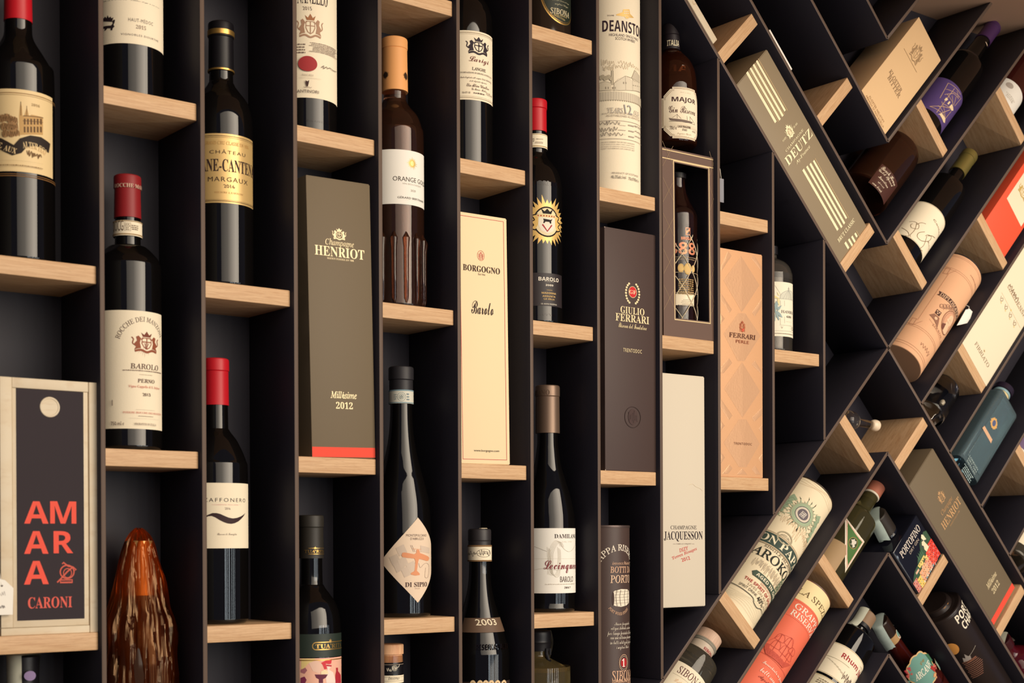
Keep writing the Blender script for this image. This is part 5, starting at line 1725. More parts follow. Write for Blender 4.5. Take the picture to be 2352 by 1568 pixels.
k.ell((_cx - 17, _cy - 26, _cx + 17, _cy + 24), BRK, 1.4, 40).ell((_cx - 15, _cy - 24, _cx + 15, _cy + 22), 'c59076').ell((_cx - 13, _cy - 20, _cx + 14, _cy + 20), 'dca684')
k.poly([(_cx + x, _cy + y) for x, y in ((-6, 10), (-3, 16), (4, 18), (9, 13), (10, 4), (6, -4), (10, -10), (14, -16), (6, -23), (-8, -23), (-12, -15), (-6, -9), (-5, -2), (-8, 0), (-6, 4))], 'f0c8a4')
k.poly([(_cx + x, _cy + y) for x, y in ((-12, -15), (-4, -8), (-2, -23), (-9, -23))], '7a4c40').line([(_cx - 2, _cy + 6), (_cx + 2, _cy + 5)], .8, BRK).line([(_cx - 4, _cy - 1), (_cx + 1, _cy - 2)], .8, BRK)
for i in range(5):
    k.ell((_cx - 34 + i * 5, _cy + 6 + i * 4.5, _cx - 26 + i * 5, _cy + 14 + i * 4.5), 'a07a64', .9)
    k.scrib((_cx - 34 + i * 5, _cy + 4 + i * 4.5, _cx - 24 + i * 5, _cy + 14 + i * 4.5), 70 + i, .5, 'a07a64', 6)
k.rect((_cx - 34, _cy - 12, _cx - 24, _cy - 2), '5a3e36')
for dx, dy in ((-31.5, -5), (-27, -5), (-29.3, -9)):
    k.ell((_cx + dx - 1.5, _cy + dy - 1.5, _cx + dx + 1.5, _cy + dy + 1.5), 'e9c09c', n=9)
k.poly([(_cx - 40, _cy - 22), (_cx - 34, _cy - 14), (_cx - 22, _cy - 14), (_cx - 18, _cy - 24), (_cx - 14, _cy - 36), (_cx - 20, _cy - 30), (_cx - 28, _cy - 26)], '9a6e58').ell((_cx - 30, _cy - 23, _cx - 24, _cy - 17), 'e9c09c')
k.text((_cx - 26, _cy - 37, _cx + 8, _cy - 32), 'DESDE', 'R', 'b88c70', post=' 1910').line(catmull([(_cx - 36, _cy - 30), (_cx - 14, _cy - 38), (_cx + 16, _cy - 40)], 5), .4, 'b88c70')
k.scrib((_ps[6][0] - 14, 24, _ps[6][0] + 16, 36), 77, .6, '8a6450', 11)
k.micro((-10, _h - 28, 36, _h - 25), 1, 'b88c70', 4)
for h0, h1 in ((_h - 56, _h - 40), (56, 72)):
    k.frame((-52, h0, -44, h1), .5, 'b07c60').line([(-44, h0), (-34, h1)], .5, 'b07c60')
k.line([(-42, 70), (-42, _h - 54)], .5, 'c8946e')
k.done()

T = thing('price_tag', 'white card tag on a loop, peeping out behind the salmon portrait tube', 'tag', 1576.9,12,632.7,45)
prism(T, 'card', [(-9.1,-0.7),(10.5,30.4),(3.5,52.5),(-5.8,49.5),(-11.9,39.4)], -.6, 0, WHITE)
tube(T, 'loop', [(*(-3.8,44.8), 0)[0:1] + (-.3,) + (*(-3.8,44.8), 0)[1:2], (-8.3, 1, 52.7), (-13.6, 2, 49.6)], .5, WHITE)

T = thing('gift_box', 'cream carton with brown serif title and scroll ornament, at the right edge', 'box', 1615,7.2,572.3,45)
_w = 102.2
C = gift_box(T, _w, 82, 335, mat('f1e3c6', .65, spec=.25))
k = Ink(C, None, .1, 'print')
TB = '8a7258'
_a, _b2 = (-25.6,28.6), (30.6,28.6)
k.text((_a[0], _b2[1] - 2, _b2[0], _b2[1] + 7), 'FIRRIATO', 'R', TB)
_c = (2.4,40.8)
k.sun(_c[0], _c[1], 1.5, 5, 8, 'e8d0a0').ell((_c[0] - 1.4, _c[1] - 1.4, _c[0] + 1.4, _c[1] + 1.4), TB)
_a, _b2 = (-32.9,178.8), (40.5,179.2)
k.text((_a[0], _b2[1] - 1, _b2[0] - 2, _b2[1] + 8.5), 'GAUDENSI', 'R', TB, post='US')
_a, _b2 = (-37.5,147.8), (45.9,151.5)
k.line([(_a[0], _b2[1] + 5), (_b2[0], _b2[1] + 5)], .5, 'c8ac80').ell(((_a[0] + _b2[0]) / 2 - 2, _b2[1] + 3, (_a[0] + _b2[0]) / 2 + 2, _b2[1] + 7), 'd9bf7a')
for i in range(4):
    x = _a[0] + 4 + i * (_b2[0] - _a[0]) / 4.4
    k.line(catmull([(x, _b2[1]), (x + 4, _b2[1] - 8), (x + 9, _b2[1] - 3), (x + 6, _b2[1] + 1), (x + 3, _b2[1] - 4)], 5), 1.0, TB).sun(x + 8, _b2[1] - 9, 1, 3, 6, 'e3cf90')
_a = (-34.1,215.8)
k.line([(_a[0], _a[1] - 38), (_a[0] + 60, _a[1] - 38)], .5, 'c8ac80').scrib((_a[0] + 2, _a[1] - 34, _a[0] + 40, _a[1] - 22), 52, 1.1, TB, 12)
k.done()

T = thing('glass_carafe', 'empty clear glass bottle lying in the slanted cell below the cream carton', 'bottle', 529.7,60,-529.7,45)
_hb = 1464 - 28
T.location.x += _hb * MM * sin(pi / 4)
T.location.z += _hb * MM * cos(pi / 4)
CG = mat('e8e4de', 0.015, spec=.5, trans=1.0, ior=1.35)
bottle(T, 34, [(8, 34), (40, 34), (68, 33), (80, 25), (88, 14), (96, 12), (104, 13)], CG)
lathe(T, 'glint_bead', [(10, 3), (13, 5), (17, 5), (20, 3)], mat('e8dcc0', .15, metal=.6), 14, -10, -33)  # bright bead modelled in place of the highlight on the glass

T = thing('spirit_bottle', 'pale blue square-shouldered gin bottle with a gold badge, right of the lower crossing', 'bottle', 618,55.2,-618,45)
_hb = 1437.1 - 16
T.location.x += _hb * MM * sin(pi / 4)
T.location.z += _hb * MM * cos(pi / 4)
_hs = 1604.4 - _hb
BLU = mat('a9c6cf', 0.02, spec=.7, trans=.82, ior=1.42)
bm = bmesh.new()
bm_box(bm, -37, 37, -34, 34, 0, _hs, 0, 0)
for e in [e for e in bm.edges if abs(e.verts[0].co.z - e.verts[1].co.z) > .01]:
    e.select = True
bmesh.ops.bevel(bm, geom=[e for e in bm.edges if abs(e.verts[0].co.z - e.verts[1].co.z) > .01], offset=10 * MM, segments=3, affect='EDGES', profile=.5)
bmesh.ops.bevel(bm, geom=[e for e in bm.edges if e.verts[0].co.z > (_hs - .1) * MM and e.verts[1].co.z > (_hs - .1) * MM], offset=9 * MM, segments=3, affect='EDGES', profile=.5)
link_mesh('glass_body', bm, BLU, T, True, .7)
box(T, 'front_panel', -25, 25, -35, -33.9, 12, _hs - 14, BLU, .8)
box(T, 'gin', -31, 31, -28, 28, 6, _hs - 22, mat('6a8ea0', .05, trans=.9), 5)
lathe(T, 'neck', [(_hs - 1, 19), (_hs + 3, 15.5), (_hs + 22, 15)], BLU)
lathe(T, 'neck_label', [(_hs + 4, 16.4), (_hs + 21, 16)], mat('d8c494', .5))
lathe(T, 'neck_ring', [(_hs + 21, 17), (_hs + 23, 17.6), (_hs + 26, 17)], mat('8fb0b8', .3))
lathe(T, 'stopper', [(_hs + 26, 17.5), (_hs + 27, 19.5), (_hs + 38, 19.5), (_hs + 40, 18)], mat('2a2230', .2))
k = Ink(T, None, .2, 'badge', -35)
_c = [(x, y - _hb) for x, y in [(-6.7,1532.7),(-7.5,1504.1),(-10.8,1434.7),(-9.2,1414.1)]]
k.sun(_c[0][0] - 4, _c[0][1], 10, 13, 12, 'd8a868', .2).ell((_c[0][0] - 9, _c[0][1] - 6, _c[0][0] + 1, _c[0][1] + 7), '5a6488')
k.poly([(_c[1][0] - 22, _c[1][1] - 4), (_c[1][0] + 16, _c[1][1] - 4), (_c[1][0] + 14, _c[1][1] + 4), (_c[1][0] - 20, _c[1][1] + 4)], 'dcb08c')
for i in range(3):
    k.text((-20, _c[2][1] - i * 6, 14, _c[2][1] - i * 6 + 3.6), ('LONDON', 'DRY GIN', 'DISTILLED')[i], 'S', 'b4c4c0')
k.micro((-22, _c[3][1] - 14, 16, _c[3][1] + 4), 4, 'a4b8b8', 4)
k.done()

T = thing('spirit_bottle', 'dark bottle with a violet and white label, just entering at the right edge', 'bottle', 1787.6,60,404,45)
bottle(T, 37, [(8, 37), (60, 37), (160, 37), (176, 33), (195, 20), (210, 14), (260, 13.6)], GLASS, [('capsule', 210, 260, 1, mat('4a2a58', .4))])
L = paper(T, 37, (-60, 14, 60, 90), mat('6a5478', .5))
k = Ink(L, 37)
k.rect((-60, 16, 60, 24), 'e4dccb')
k.done()

T = thing('wine_bottle', 'clear bottle with a big cream label resting on the slanted panel at the right edge', 'bottle', 789.6,60,-789.6,45)
_hb = 1445.5 - 14
T.location.x += _hb * MM * sin(pi / 4)
T.location.z += _hb * MM * cos(pi / 4)
bottle(T, 37, [(8, 37), (60, 37), (160, 37), (176, 33), (195, 20), (210, 14), (260, 13.6)], mat('b8a890', .03, trans=.9, ior=1.4), [('capsule', 210, 260, 1, BLK)])
L = paper(T, 37, (-60, 22, 60, 130), PAPER)
k = Ink(L, 37)
k.rect((-60, 120, 60, 121), 'c8b490')
k.done()

# ---- small angle under the crossing
T = thing('glass_flask', 'small clear glass flask lying across two boards, its cream ball stopper pointing right', 'flask', 1334.4,60,0,0)
_z = 463.5
T.location.z += _z * MM
T.rotation_euler = (0, radians(94), 0)
CG2 = mat('efe8dc', 0.015, spec=.5, trans=1.0, ior=1.4)
lathe(T, 'flask_body', smooth_prof([(-16, 2), (-14, 12), (-6, 17), (4, 17), (12, 14), (18, 9), (22, 7), (64, 6.5)], 5), CG2, 40)
lathe(T, 'stopper', smooth_prof([(58, 4), (62, 8), (68, 10), (75, 9), (80, 3)], 5), mat('f0dcc0', .3), 28)
lathe(T, 'foil_collar', [(10, 15.6), (13, 14.2), (14, 13.6)], mat('d8d0c0', .2, metal=.7), 28, cap=False)

T = thing('ball_stopper', 'cream rounded stopper down in the angle between the two boards', 'stopper', 1368,74.4,0,0)
_z = 419
T.location.z += (_z - 10) * MM
lathe(T, 'knob', smooth_prof([(0, 6), (3, 9), (9, 10.5), (16, 9), (19, 3)], 5), mat('f2dcbc', .35), 32)
lathe(T, 'cork', [(-9, 6), (.5, 6.4)], mat('c09a70', .8), 24)

# ---- lower cells leaning to the right
T = thing('gift_tube', 'cream tube printed with green scrollwork, lettered bands and a round seal, lower centre', 'tube', 1027,57,138,45)
_h = 279.2
lathe(T, 'tube_wall', [(1.5, 44), (3, 45), (_h - 1, 45)], mat('f0dfbd', .6, spec=.3), 72)
lathe(T, 'metal_foot', [(0, 43.6), (.4, 44.6), (1.8, 44.6), (2, 43.4)], mat('2a2420', .4, metal=.5), 72)
lathe(T, 'lid_rim', [(_h - 1.2, 45.1), (_h - .6, 45.5), (_h + 1.2, 45.5), (_h + 1.8, 44), (_h + .5, 42)], mat('3a2e24', .4, metal=.4), 72)
k = Ink(T, 45, .12)
GN, GD, TN = 'a3b394', '44524a', 'd9c3a0'
_sc = (-18.9,214.9)
_sx, _sy = _sc
rd = random.Random(5)
for i in range(9):
    k.scrib((-46 + i * 9, _sy - 40 + rd.uniform(-8, 8), -30 + i * 9, _sy - 20 + rd.uniform(-6, 10)), 100 + i, .45, 'cbb08c', 9)
for i in range(4):
    k.line(catmull([(-60 + j * 12, _h - 3 - i * 3.2 + 2 * sin(j * 1.3 + i)) for j in range(11)], 4), .3, 'cdb592')
for i in range(26):
    a = 2 * pi * i / 26
    r = 26 + 5 * sin(i * 2.3)
    x, y = _sx + r * sin(a), _sy + r * cos(a)
    k.poly([(_sx + 17 * sin(a - .14), _sy + 17 * cos(a - .14)), (x + 3 * cos(a), y - 3 * sin(a)), (x + 5 * sin(a + .3), y + 5 * cos(a + .3)), (_sx + 17 * sin(a + .16), _sy + 17 * cos(a + .16))], GN)
for sg in (-1, 1):
    for j in range(5):
        k.poly([(_sx + sg * (20 + j * 3), _sy + 18 - j * 10), (_sx + sg * (30 + j * 2), _sy + 26 - j * 9), (_sx + sg * (36 + j * 1.5), _sy + 16 - j * 10), (_sx + sg * (26 + j * 2), _sy + 12 - j * 9)], '9cae90')
        k.line(catmull([(_sx + sg * (20 + j), _sy + 14 - j * 8), (_sx + sg * 30, _sy + 18 - j * 8), (_sx + sg * 33, _sy + 10 - j * 8), (_sx + sg * 28, _sy + 8 - j * 8)], 4), .6, '6f8468')
k.ell((_sx - 21, _sy - 21, _sx + 21, _sy + 21), GN, 0, 40).ell((_sx - 20, _sy - 20, _sx + 20, _sy + 20), 'c49a80', .5, 40)
k.ell((_sx - 14, _sy - 14, _sx + 14, _sy + 14), '3a3a46', 0, 40).ell((_sx - 13, _sy - 13, _sx + 13, _sy + 13), 'd8cbb8', 0, 40).ell((_sx - 9.6, _sy - 9.6, _sx + 9.6, _sy + 9.6), '6a6268', 0, 36)
for i in range(3):
    k.frame((_sx - 5 + i * .6, _sy - 5.5 + i * 3.6, _sx + 4 + i * .6, _sy - 2.4 + i * 3.6), .7, 'e8dfd0').line([(_sx + i, _sy - 5.5 + i * 3.6), (_sx + i, _sy - 2.4 + i * 3.6)], .7, 'e8dfd0')
# title band
_t0 = (-36.9,145)
_bt, _bb = 162.5, 140.6
_bb = _t0[1] - 11
_bt = _t0[1] + 10
k.rect((-62, _bb - 2.5, 62, _bt + 3.5), TN).rect((-62, _bb, 62, _bt), GD).rect((-62, _bt + 1.6, 62, _bt + 2.2), '4a4a40').rect((-62, _bb - 2, 62, _bb - 1.4), '4a4a40')
_p = [(-55.5,151.9),(-27.9,153.7),(-21.5,148.9),(30.8,160.8)]
k.text((_p[0][0] - 2, _bb + 3.5, _p[1][0], _bt - 3.5), 'ON', 'B', 'f2e4c4', pre='D').text((_p[2][0], _bb + 3.5, _p[3][0] + 6, _bt - 3.5), 'PAPA', 'B', 'f2e4c4')
_q = -21.8
k.ell((_q - 13, _bt - 6, _q + 13, _bt + 14), 'b0a588', 2.4, 28).arc(_q, _bt - 2, 9.5, -70, 70, 2.6, 'BLEEDING HEART', 'S', '7a7260').text((_q - 7, _bt + 4, _q + 7, _bt + 7), 'CENTURY', 'S', '9a907a')
k.text((_p[1][0] - 14, _bb - 7.5, _p[3][0] - 6, _bb - 3.5), 'SINGLE ISLAND', 'R', '5a5648')
_p2 = [(-50.9,129.1),(19.5,125.2)]
k.text((_p2[0][0] - 6, _bb - 27, _p2[1][0] + 7, _bb - 10), 'AROKO', 'R', '2e322c', pre='B')
# engraving and vines under the title
for i in range(14):
    k.scrib((-44 + i * 6.2, _bb - 52 + rd.uniform(0, 8), -34 + i * 6.2, _bb - 30), 140 + i, .4, 'c0b29a', 9)
for x0, sg in ((_p[0][0] - 6, 1), (_p2[1][0] + 4, -1)):
    for j in range(4):
        k.ell((x0 - 5 + sg * j, _bb - 32 - j * 6.5, x0 + 5 + sg * j, _bb - 23 - j * 6.5), '5f7258', 1.5, 16).ell((x0 - 2.4 + sg * j, _bb - 30 - j * 6.5, x0 + 2.4 + sg * j, _bb - 25.5 - j * 6.5), '8a9a80', 1, 12)
_ry = _bb - 61
k.poly([(-32, _ry - 2), (-36, _ry + 4), (-31, _ry + 9), (36, _ry + 9), (41, _ry + 4), (37, _ry - 2)], '4d5a4c').text((-28, _ry + .5, 34, _ry + 6.6), 'AGED IN OAK', 'SB', 'e8dcc0')
k.text((-14, _ry - 7, 24, _ry - 3.5), 'BLEEDING HEART DISTILLED', 'S', 'c07a6c')
k.text((-40, _ry - 15, 52, _ry - 9.5), 'THE SPIRIT OF DON PAPA', 'SB', 'b8584e').text((-30, _ry - 21.5, 36, _ry - 17), 'LIVES ON IN US ALL', 'SL', 'a89880').text((-42, _ry - 29, -8, _ry - 24), 'SPIRIT DRINK', 'S', '5a5648').text((-6, _ry - 32, 13, _ry - 23), '40%', 'R', '4a463c').text((15, _ry - 29, 48, _ry - 24.5), 'ALC/VOL 70CL', 'S', '7a7264')
k.line(catmull([(-60, _ry - 31), (-30, _ry - 33), (-12, _ry - 34), (-6, _ry - 39), (4, _ry - 40), (14, _ry - 34), (30, _ry - 33), (60, _ry - 31)], 5), 1.2, '5a5a50')
for i in range(7):
    k.line(catmull([(-60 + j * 12, max(3, _ry - 38 - i * 3.4 - 3 * sin(j * .9 + i * .5))) for j in range(11)], 4), .25, 'a8a490')
k.done()

T = thing('spirit_bottle', 'clear bottle with a thick wooden stopper and cream red-badged label, bottom centre', 'bottle', 842.1,60,-41.7,45)
_s = 177.2
_n0, _n1, _n2, _n3 = 177, 198.9, 208.5, 211.6
_nb = 179.7
CLB = mat('b8ac94', .02, spec=.6, trans=.92, ior=1.42)
bottle(T, 41, [(8, 41), (40, 41), (_s - 22, 41), (_s, 37), (_nb - 4, 24), (_nb + 2, 18.5), (_nb + 6, 17)], CLB)
WHC = mat('c9b8a4', .45, spec=.4)
_c0 = 184.1
lathe(T, 'wrapped_collar', [(_nb, 19.5), (_nb + 1, 20.5), (_nb + 20, 21)], WHC)
lathe(T, 'twine', [(_nb + 19.5, 21.5), (_nb + 21, 22.5), (_nb + 22.5, 21.5), (_nb + 24, 22.5), (_nb + 25.5, 21.5)], mat('9a9486', .4))
lathe(T, 'stopper', [(_nb + 25, 20.5), (_nb + 26, 21.5), (_nb + 42, 21.5), (_nb + 43.5, 20)], wood('pale_stopper_wood', 'c8a48c', 'd8b8a0', 'b08a70', (6, 6, 1), 30, 0.6, 0.3))
k = Ink(T, 21, .3, 'collar_print')
_v = [(-6.9,174.7),(18.7,177.4)]
k.text((_v[0][0] - 4, _nb + 7, _v[0][0] + 19, _nb + 12.5), 'SIBONA', 'B', 'a83a3a')
k.done()
_lt = 139.3
_lp = [(-44.5,141.1),(-7.2,140.7),(-37,128.1),(-7.6,122.4),(-4.4,131.8),(-34.3,111.1)]
L = paper(T, 41, (-58, _lt - 90, 26, _lt), PAPER)
k = Ink(L, 41)
k.text((_lp[2][0] - 1, _lt - 19, _lp[3][0] + 4, _lt - 6), 'SIBON', 'R', '6a4040', post='A').line([(_lp[5][0] - 8, _lt - 23), (_lp[5][0] + 40, _lt - 23)], .4, 'a89878').text((_lp[5][0], _lt - 34, _lp[5][0] + 26, _lt - 28), "L'Antica", 'W', 'e0b48c').ell((20, _lt - 33, 38, _lt - 11), PAPER).ell((22, _lt - 31, 36, _lt - 13), 'b0383a').text((27, _lt - 28, 31, _lt - 16), '1', 'B', 'f4e8d8')
k.done()

T = thing('gift_tube', 'coral tube with a cream top and a sailing ship drawing, bottom centre', 'tube', 1013,56.4,-34.6,45)
_h = 296
lathe(T, 'tube_wall', [(1, 41), (2, 42), (_h - 1, 42)], mat('ee7458', .55, spec=.3), 72)
lathe(T, 'lid_rim', [(_h - 1.2, 42.1), (_h - .6, 42.4), (_h + 1, 42.4), (_h + 1.6, 41), (_h + .5, 39)], mat('5a3a28', .4), 72)
_cr = 221.9
_cr = _h - 42
L = paper(T, 42, (-66, _cr, 66, _h - 1.5), mat('f2dca6', .6), 'cream_band')
k = Ink(T, 42, .3)
_p = [(-41.1,225.1),(34.9,234.9),(-36.5,207.3),(30.7,204.2),(-37,192.3),(25.5,189.1),(-39.7,141.5),(35,160.7),(-40.6,116.7)]
k.text((_p[0][0] - 4, _h - 31, _p[1][0] + 3, _h - 20), 'LA SPEZIA', 'R', '6a5434')
k.text((_p[2][0] + 1, _cr - 17, _p[3][0] + 1, _cr - 6), 'GRAPPA', 'R', 'f8ecd8').text((_p[4][0] + 1, _cr - 31, _p[5][0] + 3, _cr - 20), 'RISERVA', 'R', 'f8ecd8')
for i in range(30):
    for h in (_cr - 3, _cr - 34):
        k.ell((-40 + i * 2.6, h - .5, -39 + i * 2.6, h + .5), 'b8443a', n=6)
SHP = 'b8483c'
_sx, _sy = (-13.6,149.9)
k.poly([(_sx - 26, _sy - 4), (_sx - 30, _sy + 6), (_sx - 22, _sy + 8), (_sx - 20, _sy + 1), (_sx + 12, _sy - 1), (_sx + 22, _sy + 5), (_sx + 30, _sy + 7), (_sx + 22, _sy - 3), (_sx + 16, _sy - 10), (_sx - 20, _sy - 11)], 'cc5a48')
for mx, mh in ((-14, 34), (2, 40), (15, 28)):
    k.line([(_sx + mx, _sy), (_sx + mx, _sy + mh)], .6, SHP)
    for j in range(2):
        y = _sy + 7 + j * mh * .42
        k.line(catmull([(_sx + mx - 7, y), (_sx + mx - 4, y + mh * .34), (_sx + mx + 5, y + mh * .36), (_sx + mx + 8, y + 1), (_sx + mx - 7, y)], 4), .5, SHP)
k.line([(_sx - 30, _sy + 6), (_sx - 14, _sy + 34), (_sx + 2, _sy + 40), (_sx + 30, _sy + 7)], .35, SHP).line(catmull([(_sx - 42, _sy - 12), (_sx - 20, _sy - 12), (_sx + 10, _sy - 13), (_sx + 40, _sy - 11)], 4), .5, SHP)
k.scrib((_sx - 24, _sy - 10, _sx + 18, _sy + 1), 9, .4, SHP, 22)
for i, (s, c) in enumerate((('Invecchiata in piccole', 'f8e4d0'), ('botti secondo la', 'f8e4d0'), ('Aged in small', '8a3a34'), ('barrels', '8a3a34'))):
    k.text((-30 + i * 3, _sy - 30 - i * 12, 26 + i * 2, _sy - 22 - i * 12), s, 'W', c)
k.done()

T = thing('spirit_bottle', 'dark bottle with a large triangular green stamp label and a red foot line', 'bottle', 1250,60,195.7,45)
OLG = mat('7a7048', .03, spec=.6, trans=.8, ior=1.4)
_s = 141
lathe(T, 'liqueur', [(5, 31), (8, 34), (_s - 12, 34)], mat('2c2412', .1, trans=.3), 40)
bottle(T, 37, [(8, 36.5), (30, 37), (_s - 8, 37), (_s + 6, 33), (_s + 18, 22), (_s + 26, 15), (_s + 60, 13.5), (_s + 96, 13)], OLG)
lathe(T, 'foot_line', [(.5, 36.6), (1, 37.8), (4.5, 37.8), (5, 36.8)], mat('c2262a', .5), 56)
lathe(T, 'capsule', [(_s + 62, 15), (_s + 96, 15), (_s + 97, 13)], mat('b06a54', .4))
lathe(T, 'neck_ring', [(_s + 58, 14.6), (_s + 59, 15.4), (_s + 61, 15.4), (_s + 62, 14.6)], mat('e0d4c0', .5))
_tr = [(-44.4,115.8),(-35.5,109.8),(-27.3,105.2),(-19.1,101.8),(-10.5,99.7),(-0.8,99.3),(12,101.9),(12.1,89.9),(12.2,77.9),(12.3,65.9),(12.4,54),(12.5,42.2),(12.7,30.4),(-0.4,39.6),(-10.1,51.8),(-18.8,65.7),(-27,81),(-35.4,97.7)]
L = paper(T, 37, (0, 0, 0, 0), mat('efe4cc', .7), shape=_tr)
_g = [sum(p[0] for p in _tr) / len(_tr), sum(p[1] for p in _tr) / len(_tr)]


def shr(f, dx=0, dy=0):
    return [(_g[0] + (x - _g[0]) * f + dx, _g[1] + (y - _g[1]) * f + dy) for x, y in _tr]


k = Ink(L, 37)
k.poly(shr(.86), 'b5473c').poly(shr(.80), 'd9b49a').poly(shr(.74), '4f7440')
k.line(shr(.83), 1.6, 'e8c0b0', True)
k.ell((_g[0] - 9, _g[1] - 10, _g[0] + 9, _g[1] + 10), 'c89a5c', .6, 30).ell((_g[0] - 8.4, _g[1] - 9.4, _g[0] + 8.4, _g[1] + 9.4), '3f4a30')
k.poly([(_g[0] + x, _g[1] + y) for x, y in ((-6, -7), (-2, -4), (-4, 0), (-7, 2), (-4, 4), (-2, 8), (0, 5), (3, 7), (5, 3), (3, 0), (6, -3), (3, -8), (0, -4))], 'd8d0c0')
k.done()
k = Ink(T, 37, .2, 'back_label')
k.rect((-46, 12, -8, 66), mat('a88a64', .6))
k.done()

T = thing('spirit_bottle', 'rum bottle with a taped brown cap and cream label with red title, bottom right', 'bottle', 1171.6,60,-74.7,45)
_lt = 198.8
_s = 229.4
_cb, _ct = 267.3, 297.5
bottle(T, 41, [(8, 41), (60, 41), (_s - 4, 41), (_s + 10, 37), (_s + 22, 27), (_cb - 16, 17), (_cb, 16), (_ct - 3, 15)], GLASS)
lathe(T, 'neck_ring', [(_cb - 5, 17), (_cb - 4, 19), (_cb + 3, 19), (_cb + 4, 17)], BLK)
lathe(T, 'cap', [(_cb + 3.5, 16.8), (_cb + 4, 17.6), (_ct - 2, 17.2), (_ct, 15.5)], mat('8a6e54', .55))
stamp(T, 'tax_strip', _cb - 14, _ct + 1.5, 19.5, 18, 3, 20, .25)
_lp = [(-48.5,202.2),(-28.5,176.4),(9.7,171),(-51.2,143.4),(-13.8,133.7)]
_lb = 135.7
L = paper(T, 41, (-58, _lb, 46, _lt), PAPER)
k = Ink(L, 41)
k.frame((-57, _lb + 1, 45, _lt - 1), .7, 'b89a60')
k.text((_lp[1][0] - 3, _lt - 25, _lp[2][0] + 5, _lt - 12), 'Rhum J', 'SB', 'a8343a', post='M')
k.line([(-56, _lt - 30), (-10, _lt - 29)], .8, 'b0a488').micro((8, _lt - 9, 38, _lt - 7), 1, 'a89878', 4)
for i in range(8):
    k.line([(-50 + i * 5, _lt - 34 - i * 2), (-44 + i * 6, _lt - 35 - i * 2)], .4, '9a8e78')
for i in range(5):
    k.scrib((-14 + i * 7, _lb + 6, 2 + i * 7, _lb + 24), 170 + i, .5, '5a4440', 9)
k.poly([(10, _lb + 2), (12, _lb + 14), (17, _lb + 20), (21, _lb + 14), (19, _lb + 2)], '4a2e2c').line([(16, _lb + 14), (26, _lb + 24)], .6, '5a4440')
k.done()
L = paper(T, 41, (-60, _lb - 44, 46, _lb - 5), mat('e6d9ba', .7))
k = Ink(L, 41)
k.frame((-59, _lb - 43, 45, _lb - 6), .7, 'b89a60').micro((-46, _lb - 26, 6, _lb - 11), 4, '8a7c68', 4).text((-50, _lb - 36, -10, _lb - 29), '62,5 vol', 'I', '7a6c58')
k.done()

# ---- lower cells leaning to the left
T = thing('gift_box', 'olive brown gift carton with gold lettering and red foot band, leaning at lower right', 'box', 1713.8,12,141,-45)
_w, _h = 93.9, 349
C = gift_box(T, _w, 84, _h, OLIVE)
k = Ink(C, None, .1, 'print')
_c = (-1.6,274)
_q = _c[0] + 6
k.rect((-_w / 2 + .3, 1, _w / 2 - .3, 13), 'ee5340')
_y = _c[1]
GI2 = mat('d8aa78', .45, metal=.25)
k.crest((_q - 10, _y - 12, _q + 10, _y + 12), GI2, 8)
k.text((_q - 21, _y - 29, _q + 21, _y - 17), 'Champagne', 'I', GI2).text((_q - 35, _y - 49, _q + 35, _y - 33), 'HENRIOT', 'B', GI2).text((_q - 18, _y - 56, _q + 20, _y - 53), 'MAISON FONDEE EN 1808', 'R', GI2)
k.text((_q - 18, 58, _q + 20, 70), 'Millésime', 'BI', GI).text((_q - 12, 40, _q + 14, 52), '2012', 'B', GI)
k.done()

T = thing('spirit_bottle', 'square black gin bottle painted with colourful harbour houses, black cap under tax strip', 'bottle', 1495.7,9.6,196.1,-45)
_w = 95.9
_hs = 108.9
_hs2 = _hs
NAVY = mat('191a24', .05, spec=.6)
bm = bmesh.new()
bm_box(bm, -_w / 2, _w / 2, 0, 78, 0, _hs, 0, 0)
bmesh.ops.bevel(bm, geom=[e for e in bm.edges if abs(e.verts[0].co.z - e.verts[1].co.z) > .01], offset=5 * MM, segments=3, affect='EDGES', profile=.5)
bmesh.ops.bevel(bm, geom=[e for e in bm.edges if e.verts[0].co.z > (_hs - .1) * MM and e.verts[1].co.z > (_hs - .1) * MM], offset=3 * MM, segments=2, affect='EDGES', profile=.5)
link_mesh('glass_body', bm, NAVY, T, True, .7)
lathe(T, 'neck', [(_hs - .5, 20), (_hs + 6, 18), (_hs + 16, 17)], NAVY, 40, 0, 39)
lathe(T, 'cap', [(_hs + 4, 19.5), (_hs + 5, 20.5), (_hs + 42, 20.5), (_hs + 44, 19)], mat('2e2722', .4), 40, 0, 39)
_o = stamp(T, 'tax_strip', _hs + 2, _hs + 45, 23, 21, 5, 22, .5, mat('b4c4bc', .8, spec=.2, grain=.15, bscale=150))
_o.location = (0, 39 * MM, 0)
k = Ink(T, None, .15, 'painting')
_hw = _w / 2 - 1
SF = (_w - 6) / 92
X = lambda u: -_w / 2 + 3 + u * (_w - 6)
k.text((X(.12), _hs - 26, X(.9), _hs - 12), 'PORTOFINO', 'R', 'e8dccf').text((X(.34), _hs - 36, X(.72), _hs - 30), 'DRY GIN', 'S', 'b8a898')
_nv = len(k.bm.verts)
GRN = '3f5a44'
k.poly([(X(0), 26), (X(0), 38), (X(.1), 48), (X(.2), 55), (X(.36), 58), (X(.42), 66), (X(.6), 74), (X(.68), 88), (X(.92), 98), (X(1), 92), (X(1), 26)], GRN)
k.poly([(X(.66), 80), (X(.9), 96), (X(.86), 78), (X(.7), 70)], '4a5450')
for u in (.44, .5, .55, .6):
    k.poly([(X(u), 60), (X(u + .02), 78), (X(u + .04), 60)], '4f7256')
k.poly([(X(.2), 44), (X(.2), 50), (X(.32), 50), (X(.32), 44)], 'e0b89c')
